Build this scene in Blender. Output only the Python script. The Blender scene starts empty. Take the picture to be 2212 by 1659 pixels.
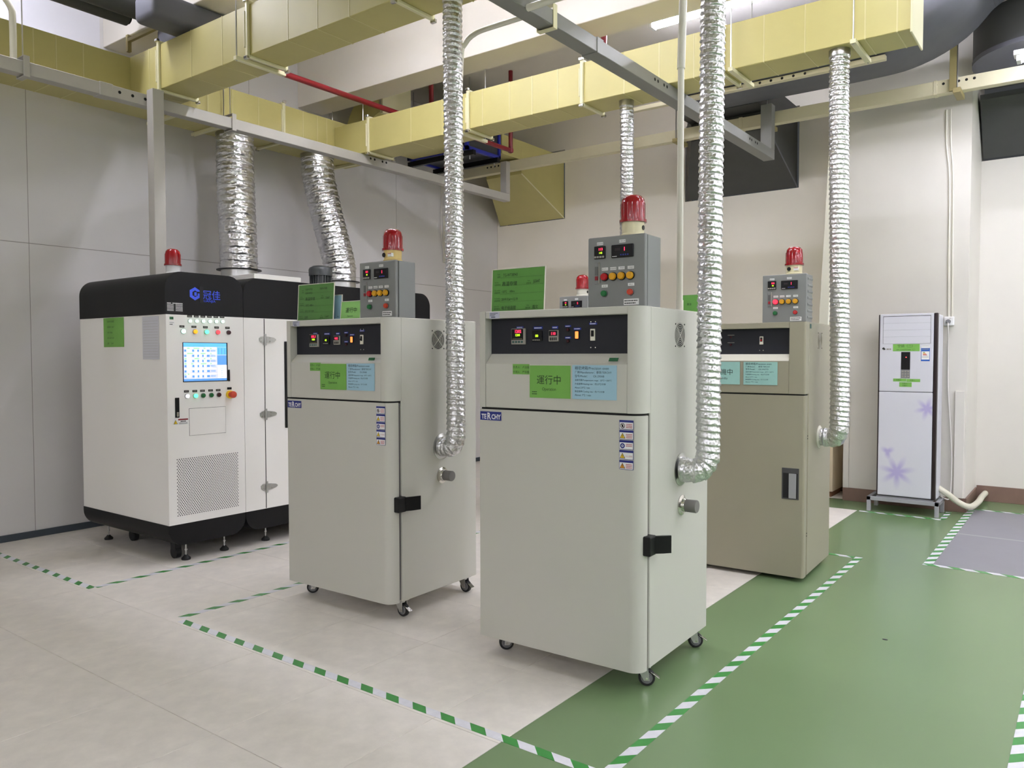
import bpy, bmesh, math, random
from mathutils import Matrix, Vector
random.seed(7)
PI = math.pi
SC = bpy.context.scene
COL = SC.collection

# ------------------------------------------------------------------ camera, world, exposure
def make_camera():
    yaw, pitch, roll = 0.640201928, 0.0358284381, -0.00118879
    f = Vector((-math.sin(yaw)*math.cos(pitch), math.cos(yaw)*math.cos(pitch), -math.sin(pitch)))
    r = Vector((math.cos(yaw), math.sin(yaw), 0))
    u = r.cross(f)
    r2 = r*math.cos(roll)+u*math.sin(roll)
    u2 = u*math.cos(roll)-r*math.sin(roll)
    cd = bpy.data.cameras.new('camera'); co = bpy.data.objects.new('camera', cd); COL.objects.link(co)
    m = Matrix.Identity(4)
    for i in range(3):
        m[i][0] = r2[i]; m[i][1] = u2[i]; m[i][2] = -f[i]
    m[2][3] = 1.5
    co.matrix_world = m
    cd.sensor_fit = 'HORIZONTAL'; cd.sensor_width = 36; cd.lens = 1690.627/2212*36
    cd.clip_start = 0.05; cd.clip_end = 60
    SC.camera = co
make_camera()
w = bpy.data.worlds.new('world'); SC.world = w; w.use_nodes = True
w.node_tree.nodes['Background'].inputs[0].default_value = (0.9, 0.95, 1, 1)
w.node_tree.nodes['Background'].inputs[1].default_value = 0.05
SC.view_settings.view_transform = 'Standard'; SC.view_settings.look = 'None'
SC.view_settings.gamma = 1; SC.view_settings.use_curve_mapping = False
SC.view_settings.exposure = 0.0
SC.cycles.max_bounces = 14; SC.cycles.diffuse_bounces = 8; SC.cycles.glossy_bounces = 6
TUBE = 84.0          # emission of every lit fluorescent tube
TUBE_COL = (0.985, 0.985, 1.13)

# ------------------------------------------------------------------ materials
def lin(c):
    c = c/255
    return c/12.92 if c <= 0.04045 else ((c+0.055)/1.055)**2.4
def rgb(c): return (lin(c[0]), lin(c[1]), lin(c[2]), 1)
MATS = {}
def mat(name, c, rough=.5, metal=0., bump=0., bscale=200., var=0., vscale=6., emit=0., coat=0., trans=0., spec=.5, alpha=1., rvar=0.):
    if name in MATS: return MATS[name]
    m = bpy.data.materials.new(name); m.use_nodes = True
    nt = m.node_tree; b = nt.nodes['Principled BSDF']
    b.inputs['Base Color'].default_value = rgb(c)
    b.inputs['Roughness'].default_value = rough; b.inputs['Metallic'].default_value = metal
    b.inputs['Specular IOR Level'].default_value = spec
    b.inputs['Coat Weight'].default_value = coat; b.inputs['Transmission Weight'].default_value = trans
    b.inputs['Alpha'].default_value = alpha
    if emit:
        b.inputs['Emission Color'].default_value = rgb(c); b.inputs['Emission Strength'].default_value = emit
    if bump or var or rvar:
        tc = nt.nodes.new('ShaderNodeTexCoord')
    if bump:
        n = nt.nodes.new('ShaderNodeTexNoise'); n.inputs['Scale'].default_value = bscale; n.inputs['Detail'].default_value = 4
        bp = nt.nodes.new('ShaderNodeBump'); bp.inputs['Strength'].default_value = bump; bp.inputs['Distance'].default_value = .01
        nt.links.new(tc.outputs['Object'], n.inputs['Vector']); nt.links.new(n.outputs[0], bp.inputs['Height'])
        nt.links.new(bp.outputs[0], b.inputs['Normal'])
    if var or rvar:
        n = nt.nodes.new('ShaderNodeTexNoise'); n.inputs['Scale'].default_value = vscale; n.inputs['Detail'].default_value = 6
        n.inputs['Roughness'].default_value = .62
        nt.links.new(tc.outputs['Object'], n.inputs['Vector'])
        if var:
            mx = nt.nodes.new('ShaderNodeMix'); mx.data_type = 'RGBA'
            k = rgb(c)
            mx.inputs[6].default_value = tuple(max(0, v*(1-var)) for v in k[:3])+(1,)
            mx.inputs[7].default_value = tuple(min(1, v*(1+var)) for v in k[:3])+(1,)
            mr = nt.nodes.new('ShaderNodeMapRange'); mr.inputs[1].default_value = .3; mr.inputs[2].default_value = .7
            nt.links.new(n.outputs[0], mr.inputs[0]); nt.links.new(mr.outputs[0], mx.inputs[0])
            nt.links.new(mx.outputs[2], b.inputs['Base Color'])
        if rvar:
            mr = nt.nodes.new('ShaderNodeMapRange'); mr.inputs[1].default_value = .3; mr.inputs[2].default_value = .7
            mr.inputs[3].default_value = max(.02, rough-rvar); mr.inputs[4].default_value = min(1, rough+rvar)
            nt.links.new(n.outputs[0], mr.inputs[0]); nt.links.new(mr.outputs[0], b.inputs['Roughness'])
    MATS[name] = m
    return m

M_OVEN = mat('oven_paint', (194, 193, 184), .42, bump=.03, bscale=900)
M_OVENR = mat('oven_paint_olive', (150, 145, 126), .42, bump=.03, bscale=900)
M_CHAMB = mat('chamber_paint', (236, 234, 230), .42, bump=.02, bscale=900)
M_BLACK = mat('black_plastic', (14, 14, 15), .38, spec=.3)
M_BLKPAINT = mat('black_powder_coat', (15, 15, 16), .45, bump=.03, bscale=700, spec=.22)
M_DARK = mat('control_plate', (39, 40, 46), .5, bump=.03, bscale=900, spec=.25)
M_GASKET = mat('grey_gasket', (105, 102, 104), .6)
M_GAP = mat('shadow_gap', (10, 10, 10), .8)
M_STEEL = mat('zinc_steel', (190, 190, 188), .3, metal=1, bump=.03, bscale=300)
M_CHROME = mat('stainless', (205, 203, 196), .18, metal=1)
M_RUBBER = mat('rubber', (22, 22, 23), .6)
M_HUB = mat('grey_hub', (120, 120, 122), .45)
M_PLUG = mat('grey_rubber_plug', (112, 110, 106), .65)
M_BOX = mat('grey_enclosure', (128, 130, 129), .42, bump=.04, bscale=700)
M_WHITE = mat('white_print', (232, 232, 232), .5)
M_IVORY = mat('ivory_plastic', (222, 214, 178), .4)
M_CREAM = mat('off_white_plastic', (225, 222, 208), .4)
M_REDDOME = mat('red_lens', (140, 6, 18), .2, coat=.25, spec=.4)
M_REDLIT = mat('red_lens_lit', (255, 40, 60), .3, emit=2.2)
M_REDB = mat('red_button', (178, 24, 30), .25)
M_ORB = mat('orange_red_button', (190, 62, 38), .3)
M_YELB = mat('amber_button', (214, 156, 22), .3)
M_GRNB = mat('green_button', (22, 104, 50), .3)
M_MAROON = mat('maroon_button', (58, 18, 26), .25)
M_SILV = mat('silver_bezel', (150, 150, 150), .3, metal=1)
M_GRNLED = mat('green_led', (80, 235, 150), .3, emit=2.6)
M_GRNLEDW = mat('green_led_white', (190, 255, 225), .3, emit=2.6)
M_ORLED = mat('orange_led', (250, 170, 30), .3, emit=.9)
M_REDLED = mat('red_led', (255, 70, 80), .3, emit=1.2)
M_WHTLED = mat('white_led', (245, 245, 250), .3, emit=.6)
M_DIGR = mat('red_digits', (255, 45, 80), .4, emit=3.0)
M_DIGG = mat('green_digits', (200, 255, 40), .4, emit=1.6)
M_DIGY = mat('olive_digits', (150, 160, 30), .4, emit=.5)
M_AMBER = mat('amber_rocker_lit', (255, 130, 60), .4, emit=1.8)
M_TEAL = mat('teal_keys', (52, 88, 84), .5)
M_GREY6 = mat('mid_grey_plastic', (150, 146, 138), .5)
M_BLUEL = mat('blue_label', (28, 46, 150), .5)
M_NAVY = mat('navy_print', (20, 34, 120), .45)
M_GREEN = mat('green_paper', (112, 168, 74), .55, var=.05, vscale=9)
M_GREEN2 = mat('green_card', (84, 140, 58), .4, var=.05, vscale=9, coat=.1)
M_GREENL = mat('light_green_card', (140, 196, 110), .5)
M_GREEND = mat('dark_green_mark', (24, 92, 52), .5)
M_BLUEP = mat('light_blue_paper', (156, 194, 212), .45, coat=.1)
M_TEALP = mat('pale_teal_paper', (152, 196, 190), .45, var=.05, vscale=8)
M_INK = mat('black_ink', (16, 22, 18), .6)
M_INKG = mat('green_ink', (16, 44, 14), .6)
M_INKB = mat('navy_ink', (24, 40, 62), .6)
M_REDINK = mat('red_ink', (176, 60, 70), .6)
M_ORANGE = mat('warning_orange', (226, 150, 20), .5)
M_YELLOW = mat('warning_yellow', (238, 200, 30), .5)
M_ACRYL = mat('clear_acrylic', (235, 240, 235), .08, trans=.9)
M_DUCT = mat('yellow_duct_panel', (188, 179, 116), .45, var=.04, vscale=3, bump=.02, bscale=60)
M_FLANGE = mat('cream_flange', (222, 217, 180), .4)
M_TRUNK = mat('grey_trunking', (176, 173, 166), .5, var=.04, vscale=4)
M_TRUNKD = mat('dark_grey_trunking', (128, 128, 125), .5, var=.04, vscale=4)
M_TRUNKC = mat('cream_trunking', (214, 207, 178), .5, var=.04, vscale=4)
M_PVC = mat('white_pvc', (222, 219, 205), .35)
M_REDPIPE = mat('red_sprinkler_pipe', (116, 14, 24), .35)
M_INSUL = mat('grey_rubber_insulation', (94, 95, 104), .6, var=.06, vscale=5)
M_INSULD = mat('dark_rubber_insulation', (66, 67, 66), .65, var=.06, vscale=5)
M_BLUEFR = mat('blue_steel_frame', (24, 36, 150), .4)
M_WALLL = mat('wall_panel_paint', (208, 206, 206), .5, var=.025, vscale=1.5)
M_WALLB = mat('wall_cream_paint', (234, 228, 215), .6, var=.03, vscale=1.2, bump=.02, bscale=30)
M_WALLW = mat('wall_white_paint', (214, 210, 202), .6, var=.03, vscale=1.2, bump=.02, bscale=30)
M_CEIL = mat('ceiling_paint', (222, 217, 208), .7, var=.03, vscale=1.5)
M_BASEL = mat('slate_skirting', (58, 66, 74), .5)
M_BASEB = mat('brown_skirting', (116, 92, 80), .5, var=.08, vscale=6)
M_TILE = mat('vinyl_tile', (222, 216, 208), .42, var=.085, vscale=9, bump=.06, bscale=160, rvar=.08)
M_EPOXY = mat('green_epoxy', (108, 131, 93), .24)
M_SUB = mat('floor_screed', (70, 68, 64), .8)
M_MAT = mat('grey_sheet', (128, 127, 133), .5, var=.03, vscale=4)
M_MATL = mat('grey_sheet_weld', (150, 150, 152), .5)
M_ACW = mat('white_ac_plastic', (206, 206, 214), .3)
M_ACT = mat('dark_brown_trim', (34, 22, 24), .3)
M_STAND = mat('grey_painted_steel', (150, 150, 154), .45)
M_BEIGE = mat('beige_laminate', (216, 200, 172), .5)
M_WOOD = mat('brown_edge', (120, 80, 50), .5)
M_CABLE = mat('pale_cable', (214, 210, 204), .5)
M_SHEETM = mat('dented_sheet', (214, 214, 222), .28, metal=.15, bump=.5, bscale=2.2)
M_GLASS = mat('tinted_glass', (20, 24, 26), .08)
M_MOTOR = mat('motor_grey', (62, 66, 66), .35)
M_SCRB = mat('screen_blue', (96, 184, 236), .4, emit=.75)
M_SCRL = mat('screen_lilac', (196, 200, 244), .4, emit=.85)
M_SCRW = mat('screen_white', (248, 238, 250), .4, emit=.95)
M_SCRG = mat('screen_green', (150, 236, 150), .4, emit=.85)
M_SCRD = mat('screen_mid_blue', (90, 150, 214), .4, emit=.75)
M_LOGO = mat('blue_logo', (38, 70, 205), .4, emit=.25)  # printed logo, given a faint glow of its own
M_OLIVE = mat('tan_bracket', (150, 138, 92), .55)

def foil(name, sc):
    m = bpy.data.materials.new(name); m.use_nodes = True
    nt = m.node_tree; b = nt.nodes['Principled BSDF']
    b.inputs['Base Color'].default_value = rgb((222, 222, 224)); b.inputs['Metallic'].default_value = 1
    b.inputs['Roughness'].default_value = .28
    tc = nt.nodes.new('ShaderNodeTexCoord')
    v = nt.nodes.new('ShaderNodeTexVoronoi'); v.inputs['Scale'].default_value = sc
    n = nt.nodes.new('ShaderNodeTexNoise'); n.inputs['Scale'].default_value = sc*.8; n.inputs['Detail'].default_value = 3
    mx = nt.nodes.new('ShaderNodeMath'); mx.operation = 'ADD'
    bp = nt.nodes.new('ShaderNodeBump'); bp.inputs['Strength'].default_value = .65; bp.inputs['Distance'].default_value = .005
    nt.links.new(tc.outputs['Object'], v.inputs['Vector']); nt.links.new(tc.outputs['Object'], n.inputs['Vector'])
    nt.links.new(v.outputs['Distance'], mx.inputs[0]); nt.links.new(n.outputs[0], mx.inputs[1])
    nt.links.new(mx.outputs[0], bp.inputs['Height']); nt.links.new(bp.outputs[0], b.inputs['Normal'])
    return m
M_FOIL = foil('foil', 70)
M_FOILB = foil('foil_large', 38)

def tape_mat(name, sgn, off, period=.1615, duty=.5, green=(56, 140, 60), white=(228, 227, 234)):
    m = bpy.data.materials.new(name); m.use_nodes = True
    nt = m.node_tree; b = nt.nodes['Principled BSDF']; b.inputs['Roughness'].default_value = .35
    tc = nt.nodes.new('ShaderNodeTexCoord'); sp = nt.nodes.new('ShaderNodeSeparateXYZ')
    nt.links.new(tc.outputs['Object'], sp.inputs[0])
    def mth(op, a, b2):
        n = nt.nodes.new('ShaderNodeMath'); n.operation = op
        for i, v in ((0, a), (1, b2)):
            if isinstance(v, float): n.inputs[i].default_value = v
            else: nt.links.new(v, n.inputs[i])
        return n.outputs[0]
    y = mth('MULTIPLY', sp.outputs[1], float(sgn))
    s = mth('ADD', sp.outputs[0], y); s = mth('ADD', s, float(-off)); s = mth('DIVIDE', s, float(period))
    fr = nt.nodes.new('ShaderNodeMath'); fr.operation = 'FRACT'; nt.links.new(s, fr.inputs[0])
    lt = mth('LESS_THAN', fr.outputs[0], float(duty))
    nz = nt.nodes.new('ShaderNodeTexNoise'); nz.inputs['Scale'].default_value = 30; nz.inputs['Detail'].default_value = 5
    nt.links.new(tc.outputs['Object'], nz.inputs['Vector'])
    mx = nt.nodes.new('ShaderNodeMix'); mx.data_type = 'RGBA'
    mx.inputs[6].default_value = rgb(white); mx.inputs[7].default_value = rgb(green)
    nt.links.new(lt, mx.inputs[0])
    mx2 = nt.nodes.new('ShaderNodeMix'); mx2.data_type = 'RGBA'; mx2.blend_type = 'MULTIPLY'; mx2.inputs[0].default_value = .25
    nt.links.new(mx.outputs[2], mx2.inputs[6]); nt.links.new(nz.outputs[0], mx2.inputs[7])
    nt.links.new(mx2.outputs[2], b.inputs['Base Color'])
    return m

# ------------------------------------------------------------------ mesh building
def frame(o, U, V, W):
    m = Matrix.Identity(4)
    for i in range(3):
        m[i][0] = U[i]; m[i][1] = V[i]; m[i][2] = W[i]; m[i][3] = o[i]
    return m
def FRONT(x, y, z=0): return frame((x, y, z), (1, 0, 0), (0, 0, 1), (0, -1, 0))   # u right, v up, w towards -Y
def SIDE(x, y, z=0): return frame((x, y, z), (0, 1, 0), (0, 0, 1), (1, 0, 0))     # u along +Y, v up, w towards +X

class MB:
    def __init__(s, M=None):
        s.bm = bmesh.new(); s.M = M if M is not None else Matrix.Identity(4)
    def add(s, verts, faces):
        vs = [s.bm.verts.new(s.M @ Vector(v)) for v in verts]
        for f in faces:
            try: s.bm.faces.new([vs[i] for i in f])
            except ValueError: pass
        return s
    def box(s, x0, x1, y0, y1, z0, z1, b=0, seg=2):
        if b <= 0:
            return s.add([(x0,y0,z0),(x1,y0,z0),(x1,y1,z0),(x0,y1,z0),(x0,y0,z1),(x1,y0,z1),(x1,y1,z1),(x0,y1,z1)],
                         [(0,3,2,1),(4,5,6,7),(0,1,5,4),(1,2,6,5),(2,3,7,6),(3,0,4,7)])
        t = bmesh.new(); bmesh.ops.create_cube(t, size=1)
        for v in t.verts:
            v.co = Vector(((x0+x1)/2+v.co.x*(x1-x0), (y0+y1)/2+v.co.y*(y1-y0), (z0+z1)/2+v.co.z*(z1-z0)))
        bmesh.ops.bevel(t, geom=list(t.edges), offset=min(b, .49*min(x1-x0, y1-y0, z1-z0)), segments=seg, affect='EDGES', profile=.5)
        return s.absorb(t)
    def absorb(s, t):
        t.verts.index_update()
        s.add([v.co.copy() for v in t.verts], [[v.index for v in f.verts] for f in t.faces]); t.free(); return s
    def cyl(s, p0, p1, r, n=16, r2=None, caps=True):
        p0, p1 = Vector(p0), Vector(p1); r2 = r if r2 is None else r2
        d = (p1-p0).normalized(); a = d.orthogonal().normalized(); b = d.cross(a)
        vs = []
        for p, rr in ((p0, r), (p1, r2)):
            for k in range(n):
                t = 2*PI*k/n; vs.append(p+(a*math.cos(t)+b*math.sin(t))*rr)
        fs = [(k, (k+1) % n, n+(k+1) % n, n+k) for k in range(n)]
        if caps: fs += [tuple(range(n-1, -1, -1)), tuple(range(n, 2*n))]
        return s.add(vs, fs)
    def disc(s, u, v, r, w0, w1, n=20):           # cylinder along local z of the frame
        return s.cyl((u, v, w0), (u, v, w1), r, n)
    def lathe(s, prof, c=(0,0,0), n=24, caps=True):          # profile of (r, z) about local z
        vs = []; fs = []
        for r, z in prof:
            for k in range(n):
                t = 2*PI*k/n; vs.append((c[0]+r*math.cos(t), c[1]+r*math.sin(t), c[2]+z))
        for i in range(len(prof)-1):
            for k in range(n):
                fs.append((i*n+k, i*n+(k+1) % n, (i+1)*n+(k+1) % n, (i+1)*n+k))
        if caps and prof[0][0] > 1e-5: fs.append(tuple(range(n-1, -1, -1)))
        L = (len(prof)-1)*n
        if caps and prof[-1][0] > 1e-5: fs.append(tuple(L+k for k in range(n)))
        return s.add(vs, fs)
    def ring(s, u, v, r0, r1, w0, w1, n=28):
        vs = []
        for r, w in ((r0, w0), (r1, w0), (r1, w1), (r0, w1)):
            for k in range(n): vs.append((u+r*math.cos(2*PI*k/n), v+r*math.sin(2*PI*k/n), w))
        fs = []
        for i in range(4):
            j = (i+1) % 4
            for k in range(n): fs.append((i*n+k, i*n+(k+1) % n, j*n+(k+1) % n, j*n+k))
        return s.add(vs, fs)
    def prism(s, poly, z0, z1):                   # polygon (ccw) in local xy, extruded along z
        n = len(poly)
        vs = [(p[0], p[1], z0) for p in poly]+[(p[0], p[1], z1) for p in poly]
        fs = [tuple(range(n-1, -1, -1)), tuple(range(n, 2*n))]+[(k, (k+1) % n, n+(k+1) % n, n+k) for k in range(n)]
        return s.add(vs, fs)
    def tube(s, path, r, n=12, caps=True):
        P = [Vector(p) for p in path]; a = None; vs = []; fs = []
        for i, p in enumerate(P):
            d = ((P[min(i+1, len(P)-1)]-P[max(i-1, 0)])).normalized()
            if a is None: a = d.orthogonal().normalized()
            a = (a-d*a.dot(d)).normalized(); b = d.cross(a)
            rr = r[i] if isinstance(r, (list, tuple)) else r
            for k in range(n):
                t = 2*PI*k/n; vs.append(p+(a*math.cos(t)+b*math.sin(t))*rr)
        for i in range(len(P)-1):
            for k in range(n): fs.append((i*n+k, i*n+(k+1) % n, (i+1)*n+(k+1) % n, (i+1)*n+k))
        if caps:
            fs.append(tuple(range(n-1, -1, -1))); L = (len(P)-1)*n; fs.append(tuple(L+k for k in range(n)))
        return s.add(vs, fs)
    def done(s, name, m, parent=None, smooth=True, ang=35, fix=True):
        if fix: bmesh.ops.recalc_face_normals(s.bm, faces=list(s.bm.faces))
        me = bpy.data.meshes.new(name); s.bm.to_mesh(me); s.bm.free()
        if smooth:
            me.polygons.foreach_set('use_smooth', [True]*len(me.polygons))
            me.set_sharp_from_angle(angle=math.radians(ang))
        me.materials.append(m)
        return link(name, me, parent)
def link(name, me, parent=None):
    o = bpy.data.objects.new(name, me); COL.objects.link(o)
    if parent is not None: o.parent = parent
    return o
def thing(name, label, cat, loc=(0,0,0), rz=0., group=None):
    o = bpy.data.objects.new(name, None); COL.objects.link(o); o.empty_display_size = .1
    o.location = loc; o.rotation_euler = (0, 0, rz); o['label'] = label; o['category'] = cat
    if group: o['group'] = group
    return o
def tag(o, label, cat, group=None):
    o['label'] = label; o['category'] = cat
    if group: o['group'] = group
    return o
def struct(o):
    o['kind'] = 'structure'; return o
def arc(cx, cy, r, a0, a1, n=6):
    return [(cx+r*math.cos(math.radians(a0+(a1-a0)*k/n)), cy+r*math.sin(math.radians(a0+(a1-a0)*k/n))) for k in range(n+1)]
def smooth_path(pts, step=.02):
    P = [Vector(p) for p in pts]; P = [P[0]*2-P[1]]+P+[P[-1]*2-P[-2]]
    out = []
    for i in range(1, len(P)-2):
        n = max(2, int((P[i+1]-P[i]).length/step))
        for k in range(n):
            t = k/n; a, b, c, d = P[i-1], P[i], P[i+1], P[i+2]
            out.append(.5*((2*b)+(c-a)*t+(2*a-5*b+4*c-d)*t*t+(3*b-a-3*c+d)*t**3))
    out.append(P[-2]); return out

TXT = {}
def text(name, s, size, M, m, parent, align='LEFT', sx=1., w=.0, bold=0.):
    """flat lettering laid in the frame M (u right, v up, w outward); origin = baseline start"""
    key = (s, align, bold)
    if key not in TXT:
        cu = bpy.data.curves.new('lettering', 'FONT'); cu.body = s; cu.size = 1; cu.align_x = align; cu.resolution_u = 2; cu.offset = bold
        ob = bpy.data.objects.new('lettering', cu)
        TXT[key] = bpy.data.meshes.new_from_object(ob); bpy.data.objects.remove(ob)
    me = TXT[key].copy(); me.name = name
    me.transform(M @ Matrix.Translation((0, 0, w)) @ Matrix.Diagonal((size*sx, size, 1, 1)))
    me.materials.clear(); me.materials.append(m)
    return link(name, me, parent)
def at(M, u, v, w=0.): return M @ Matrix.Translation((u, v, w))

# ------------------------------------------------------------------ room shell
floor = struct(MB().box(-7.24, 9.2, -6.2, 9.6, -.14, -.012).done('floor', M_SUB, None, False))
xs = [-7.04]+[-3.39+.61*k for k in range(-5, 3)]+[-1.822]
ys = [-1.945+.615*k for k in range(0, 17)]
ys = [y for y in ys if y < 7.7]+[8.055]
meshes = {}
g = .0011
for i in range(len(xs)-1):
    for j in range(len(ys)-1):
        dx, dy = round(xs[i+1]-xs[i], 4), round(ys[j+1]-ys[j], 4)
        if (dx, dy) not in meshes:
            t = MB(); t.box(-dx/2+g, dx/2-g, -dy/2+g, dy/2-g, -.012, 0, .0008, 1)
            o = t.done('floor_tile', M_TILE, floor, False); meshes[(dx, dy)] = o.data
        else: o = link('floor_tile', meshes[(dx, dy)], floor)
        o.location = ((xs[i]+xs[i+1])/2, (ys[j]+ys[j+1])/2, random.uniform(-.0003, 0))
MB().box(-7.04, -1.822, -6.0, -1.947, -.012, 0).done('vinyl_field', M_TILE, floor, False)
MB().box(-1.82, 9.0, -6.0, 9.4, -.012, 0).box(-2.6, -1.82, 8.057, 8.6, -.012, 0).done('epoxy_field', M_EPOXY, floor, False)
MB().box(-7.04, -2.6, 8.057, 9.4, -.012, 0).box(-2.6, -1.82, 8.6, 9.4, -.012, 0).done('vinyl_field', M_TILE, floor, False)

CZ = 4.75
wl = struct(MB().box(-7.24, -7.0415, -6.2, 9.4, 0, CZ).done('wall_left', mat('panel_joint', (140, 138, 135), .7), None, False))
ys = [-6.2, -4.57, -3.515, -2.46, -1.4, -.345, .71, 1.76, 2.815, 3.87, 4.925, 5.98, 7.035, 8.09, 9.1]
for a, b in zip(ys[:-1], ys[1:]):
    for z0, z1 in ((0, 2.43), (2.43, CZ)):
        MB().box(-7.056, -7.04, a+.0016, b-.0016, z0+.002, z1-.002, .002, 1).done('wall_panel', M_WALLL, wl, False)
o = MB().box(-7.039, -7.034, 2.25, 3.42, 3.98, 4.7, .001, 1).done('metal_sheet', M_SHEETM, wl, False)
struct(MB().box(-7.04, -7.025, -6.0, 9.1, 0, .056, .002, 1).done('baseboard_left', M_BASEL, None, False))
# back wall with two duct openings
wb = MB()
X0, X1, O1, O2 = -7.04, -2.0, (-7.0, -5.87, 3.38, 4.32), (-4.11, -2.73, 3.40, 4.32)
wb.box(X0, X1, 9.1, 9.3, 0, 3.38)
wb.box(X0, O1[0], 9.1, 9.3, 3.38, CZ).box(O1[1], O2[0], 9.1, 9.3, 3.38, CZ).box(O2[1], X1, 9.1, 9.3, 3.38, CZ)
wb.box(O1[0], O1[1], 9.1, 9.3, 4.32, CZ).box(O2[0], O2[1], 9.1, 9.3, 4.32, CZ).box(O2[0], O2[1], 9.1, 9.3, 3.38, 3.4)
struct(wb.done('wall_back', M_WALLB, None, False))
struct(MB().box(-2.075, -.972, 8.54, 9.5, 0, CZ).done('wall_pillar', M_WALLW, None, False))
struct(MB().box(-.972, 9.2, 9.34, 9.5, 0, 3.48).box(-.972, 9.2, 9.34, 9.5, 4.24, CZ).box(1.2, 9.2, 9.34, 9.5, 3.48, 4.24).done('wall_recess', M_WALLW, None, False))
struct(MB().box(9.0, 9.2, -6.2, 9.5, 0, CZ).done('wall_right', M_WALLW, None, False))
struct(MB().box(-7.24, 9.2, -6.2, -6.0, 0, CZ).done('wall_front', M_WALLW, None, False))
struct(MB().box(-2.075, -.965, 8.525, 8.54, 0, .135, .002, 1).box(-.972, -.957, 8.525, 9.34, 0, .135, .002, 1)
       .done('baseboard_pillar', M_BASEB, None, False))
struct(MB().box(-.957, 9.0, 9.325, 9.34, 0, .16, .002, 1).done('baseboard_recess', M_BASEB, None, False))
struct(MB().box(-7.02, -2.08, 9.085, 9.1, 0, .12, .002, 1).done('baseboard_back', M_BASEB, None, False))
ceil = struct(MB().box(-7.24, 9.2, -6.2, 9.5, CZ, CZ+.15).done('ceiling', M_CEIL, None, False))
for y in (3.45, 5.54):
    MB().box(-7.04, 9.0, y, y+.34, 4.21, CZ, .004, 1).done('ceiling_beam', M_CEIL, ceil, False)

# flush covers over pipe chases at the foot of the pillar
c = MB().box(-2.074, -2.018, 8.522, 8.54, .135, 1.135, .003, 1).done('pipe_cover', M_WALLW, None, False)
tag(c, 'narrow cream cover strip low on the pillar left of the air conditioner', 'pipe cover')
c = MB().box(-1.067, -.985, 8.515, 8.54, .135, 1.16, .003, 1).done('pipe_cover', M_WALLW, None, False)
tag(c, 'white pipe cover low on the pillar corner right of the air conditioner', 'pipe cover')

# ------------------------------------------------------------------ fluorescent fixtures
def fixture(x0, y, z, label, group=None, L=1.22, rz=0.):
    t = thing('ceiling_light', label, 'light', (x0, y, z), rz, group)
    MB().box(0, L, -.055, .055, .035, .075, .004, 1).box(.02, .05, -.05, .05, -.01, .036).box(L-.05, L-.02, -.05, .05, -.01, .036).done('housing', M_WHITE, t, False)
    m = mat('lit_tube', (255, 255, 255), .4, emit=1)
    b = m.node_tree.nodes['Principled BSDF']
    b.inputs['Emission Color'].default_value = TUBE_COL+(1,); b.inputs['Emission Strength'].default_value = TUBE
    for yy in (-.03, .03):
        MB().cyl((.05, yy, .013), (L-.05, yy, .013), .018, 10).done('lamp_tube', m, t)
    MB().cyl((.2, 0, .075), (.2, 0, CZ-z), .006, 6).cyl((L-.2, 0, .075), (L-.2, 0, CZ-z), .006, 6).done('drop_rod', M_STEEL, t)
    return t
fixture(-3.46, 6.83, 4.60, 'lit twin tube ceiling light beyond the big beam, left one seen above the duct')
fixture(-2.14, 6.83, 4.60, 'lit twin tube ceiling light beyond the big beam, right one cut by the frame top')
fixture(-.56, 7.35, 3.80, 'small lit ceiling light hanging in front of the cream trunking, far right')
G = 'ceiling lights out of view between the beams'
LAMPS = [(-5.3, 4.02, 4.5), (-3.9, 4.02, 4.5), (-1.4, 4.02, 4.5), (.6, 4.02, 4.5), (.9, 6.6, 3.8), (.9, 2.4, 3.8)]
LAMPS += [(x, y, 3.8) for x in (2.9, 4.9, 6.9) for y in (-1.0, 2.2, 4.4, 6.6, 8.4)]
LAMPS += [(-4.2, -5.0, 3.6), (-.6, -5.0, 3.6), (3.0, -5.0, 3.6), (1.4, -2.8, 3.6), (5.0, -2.8, 3.6), (-2.4, -2.8, 3.6), (-.88, 6.83, 4.6)]  # unseen lamps added to lift the back wall and the oven fronts
for x, y, z in LAMPS:
    fixture(x, y, z, 'unseen lit twin tube ceiling light placed to light the room', G)
fixture(-6.0, 1.75, 4.66, 'unseen lit twin tube ceiling light placed to light the room', G, rz=PI/2)

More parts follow.
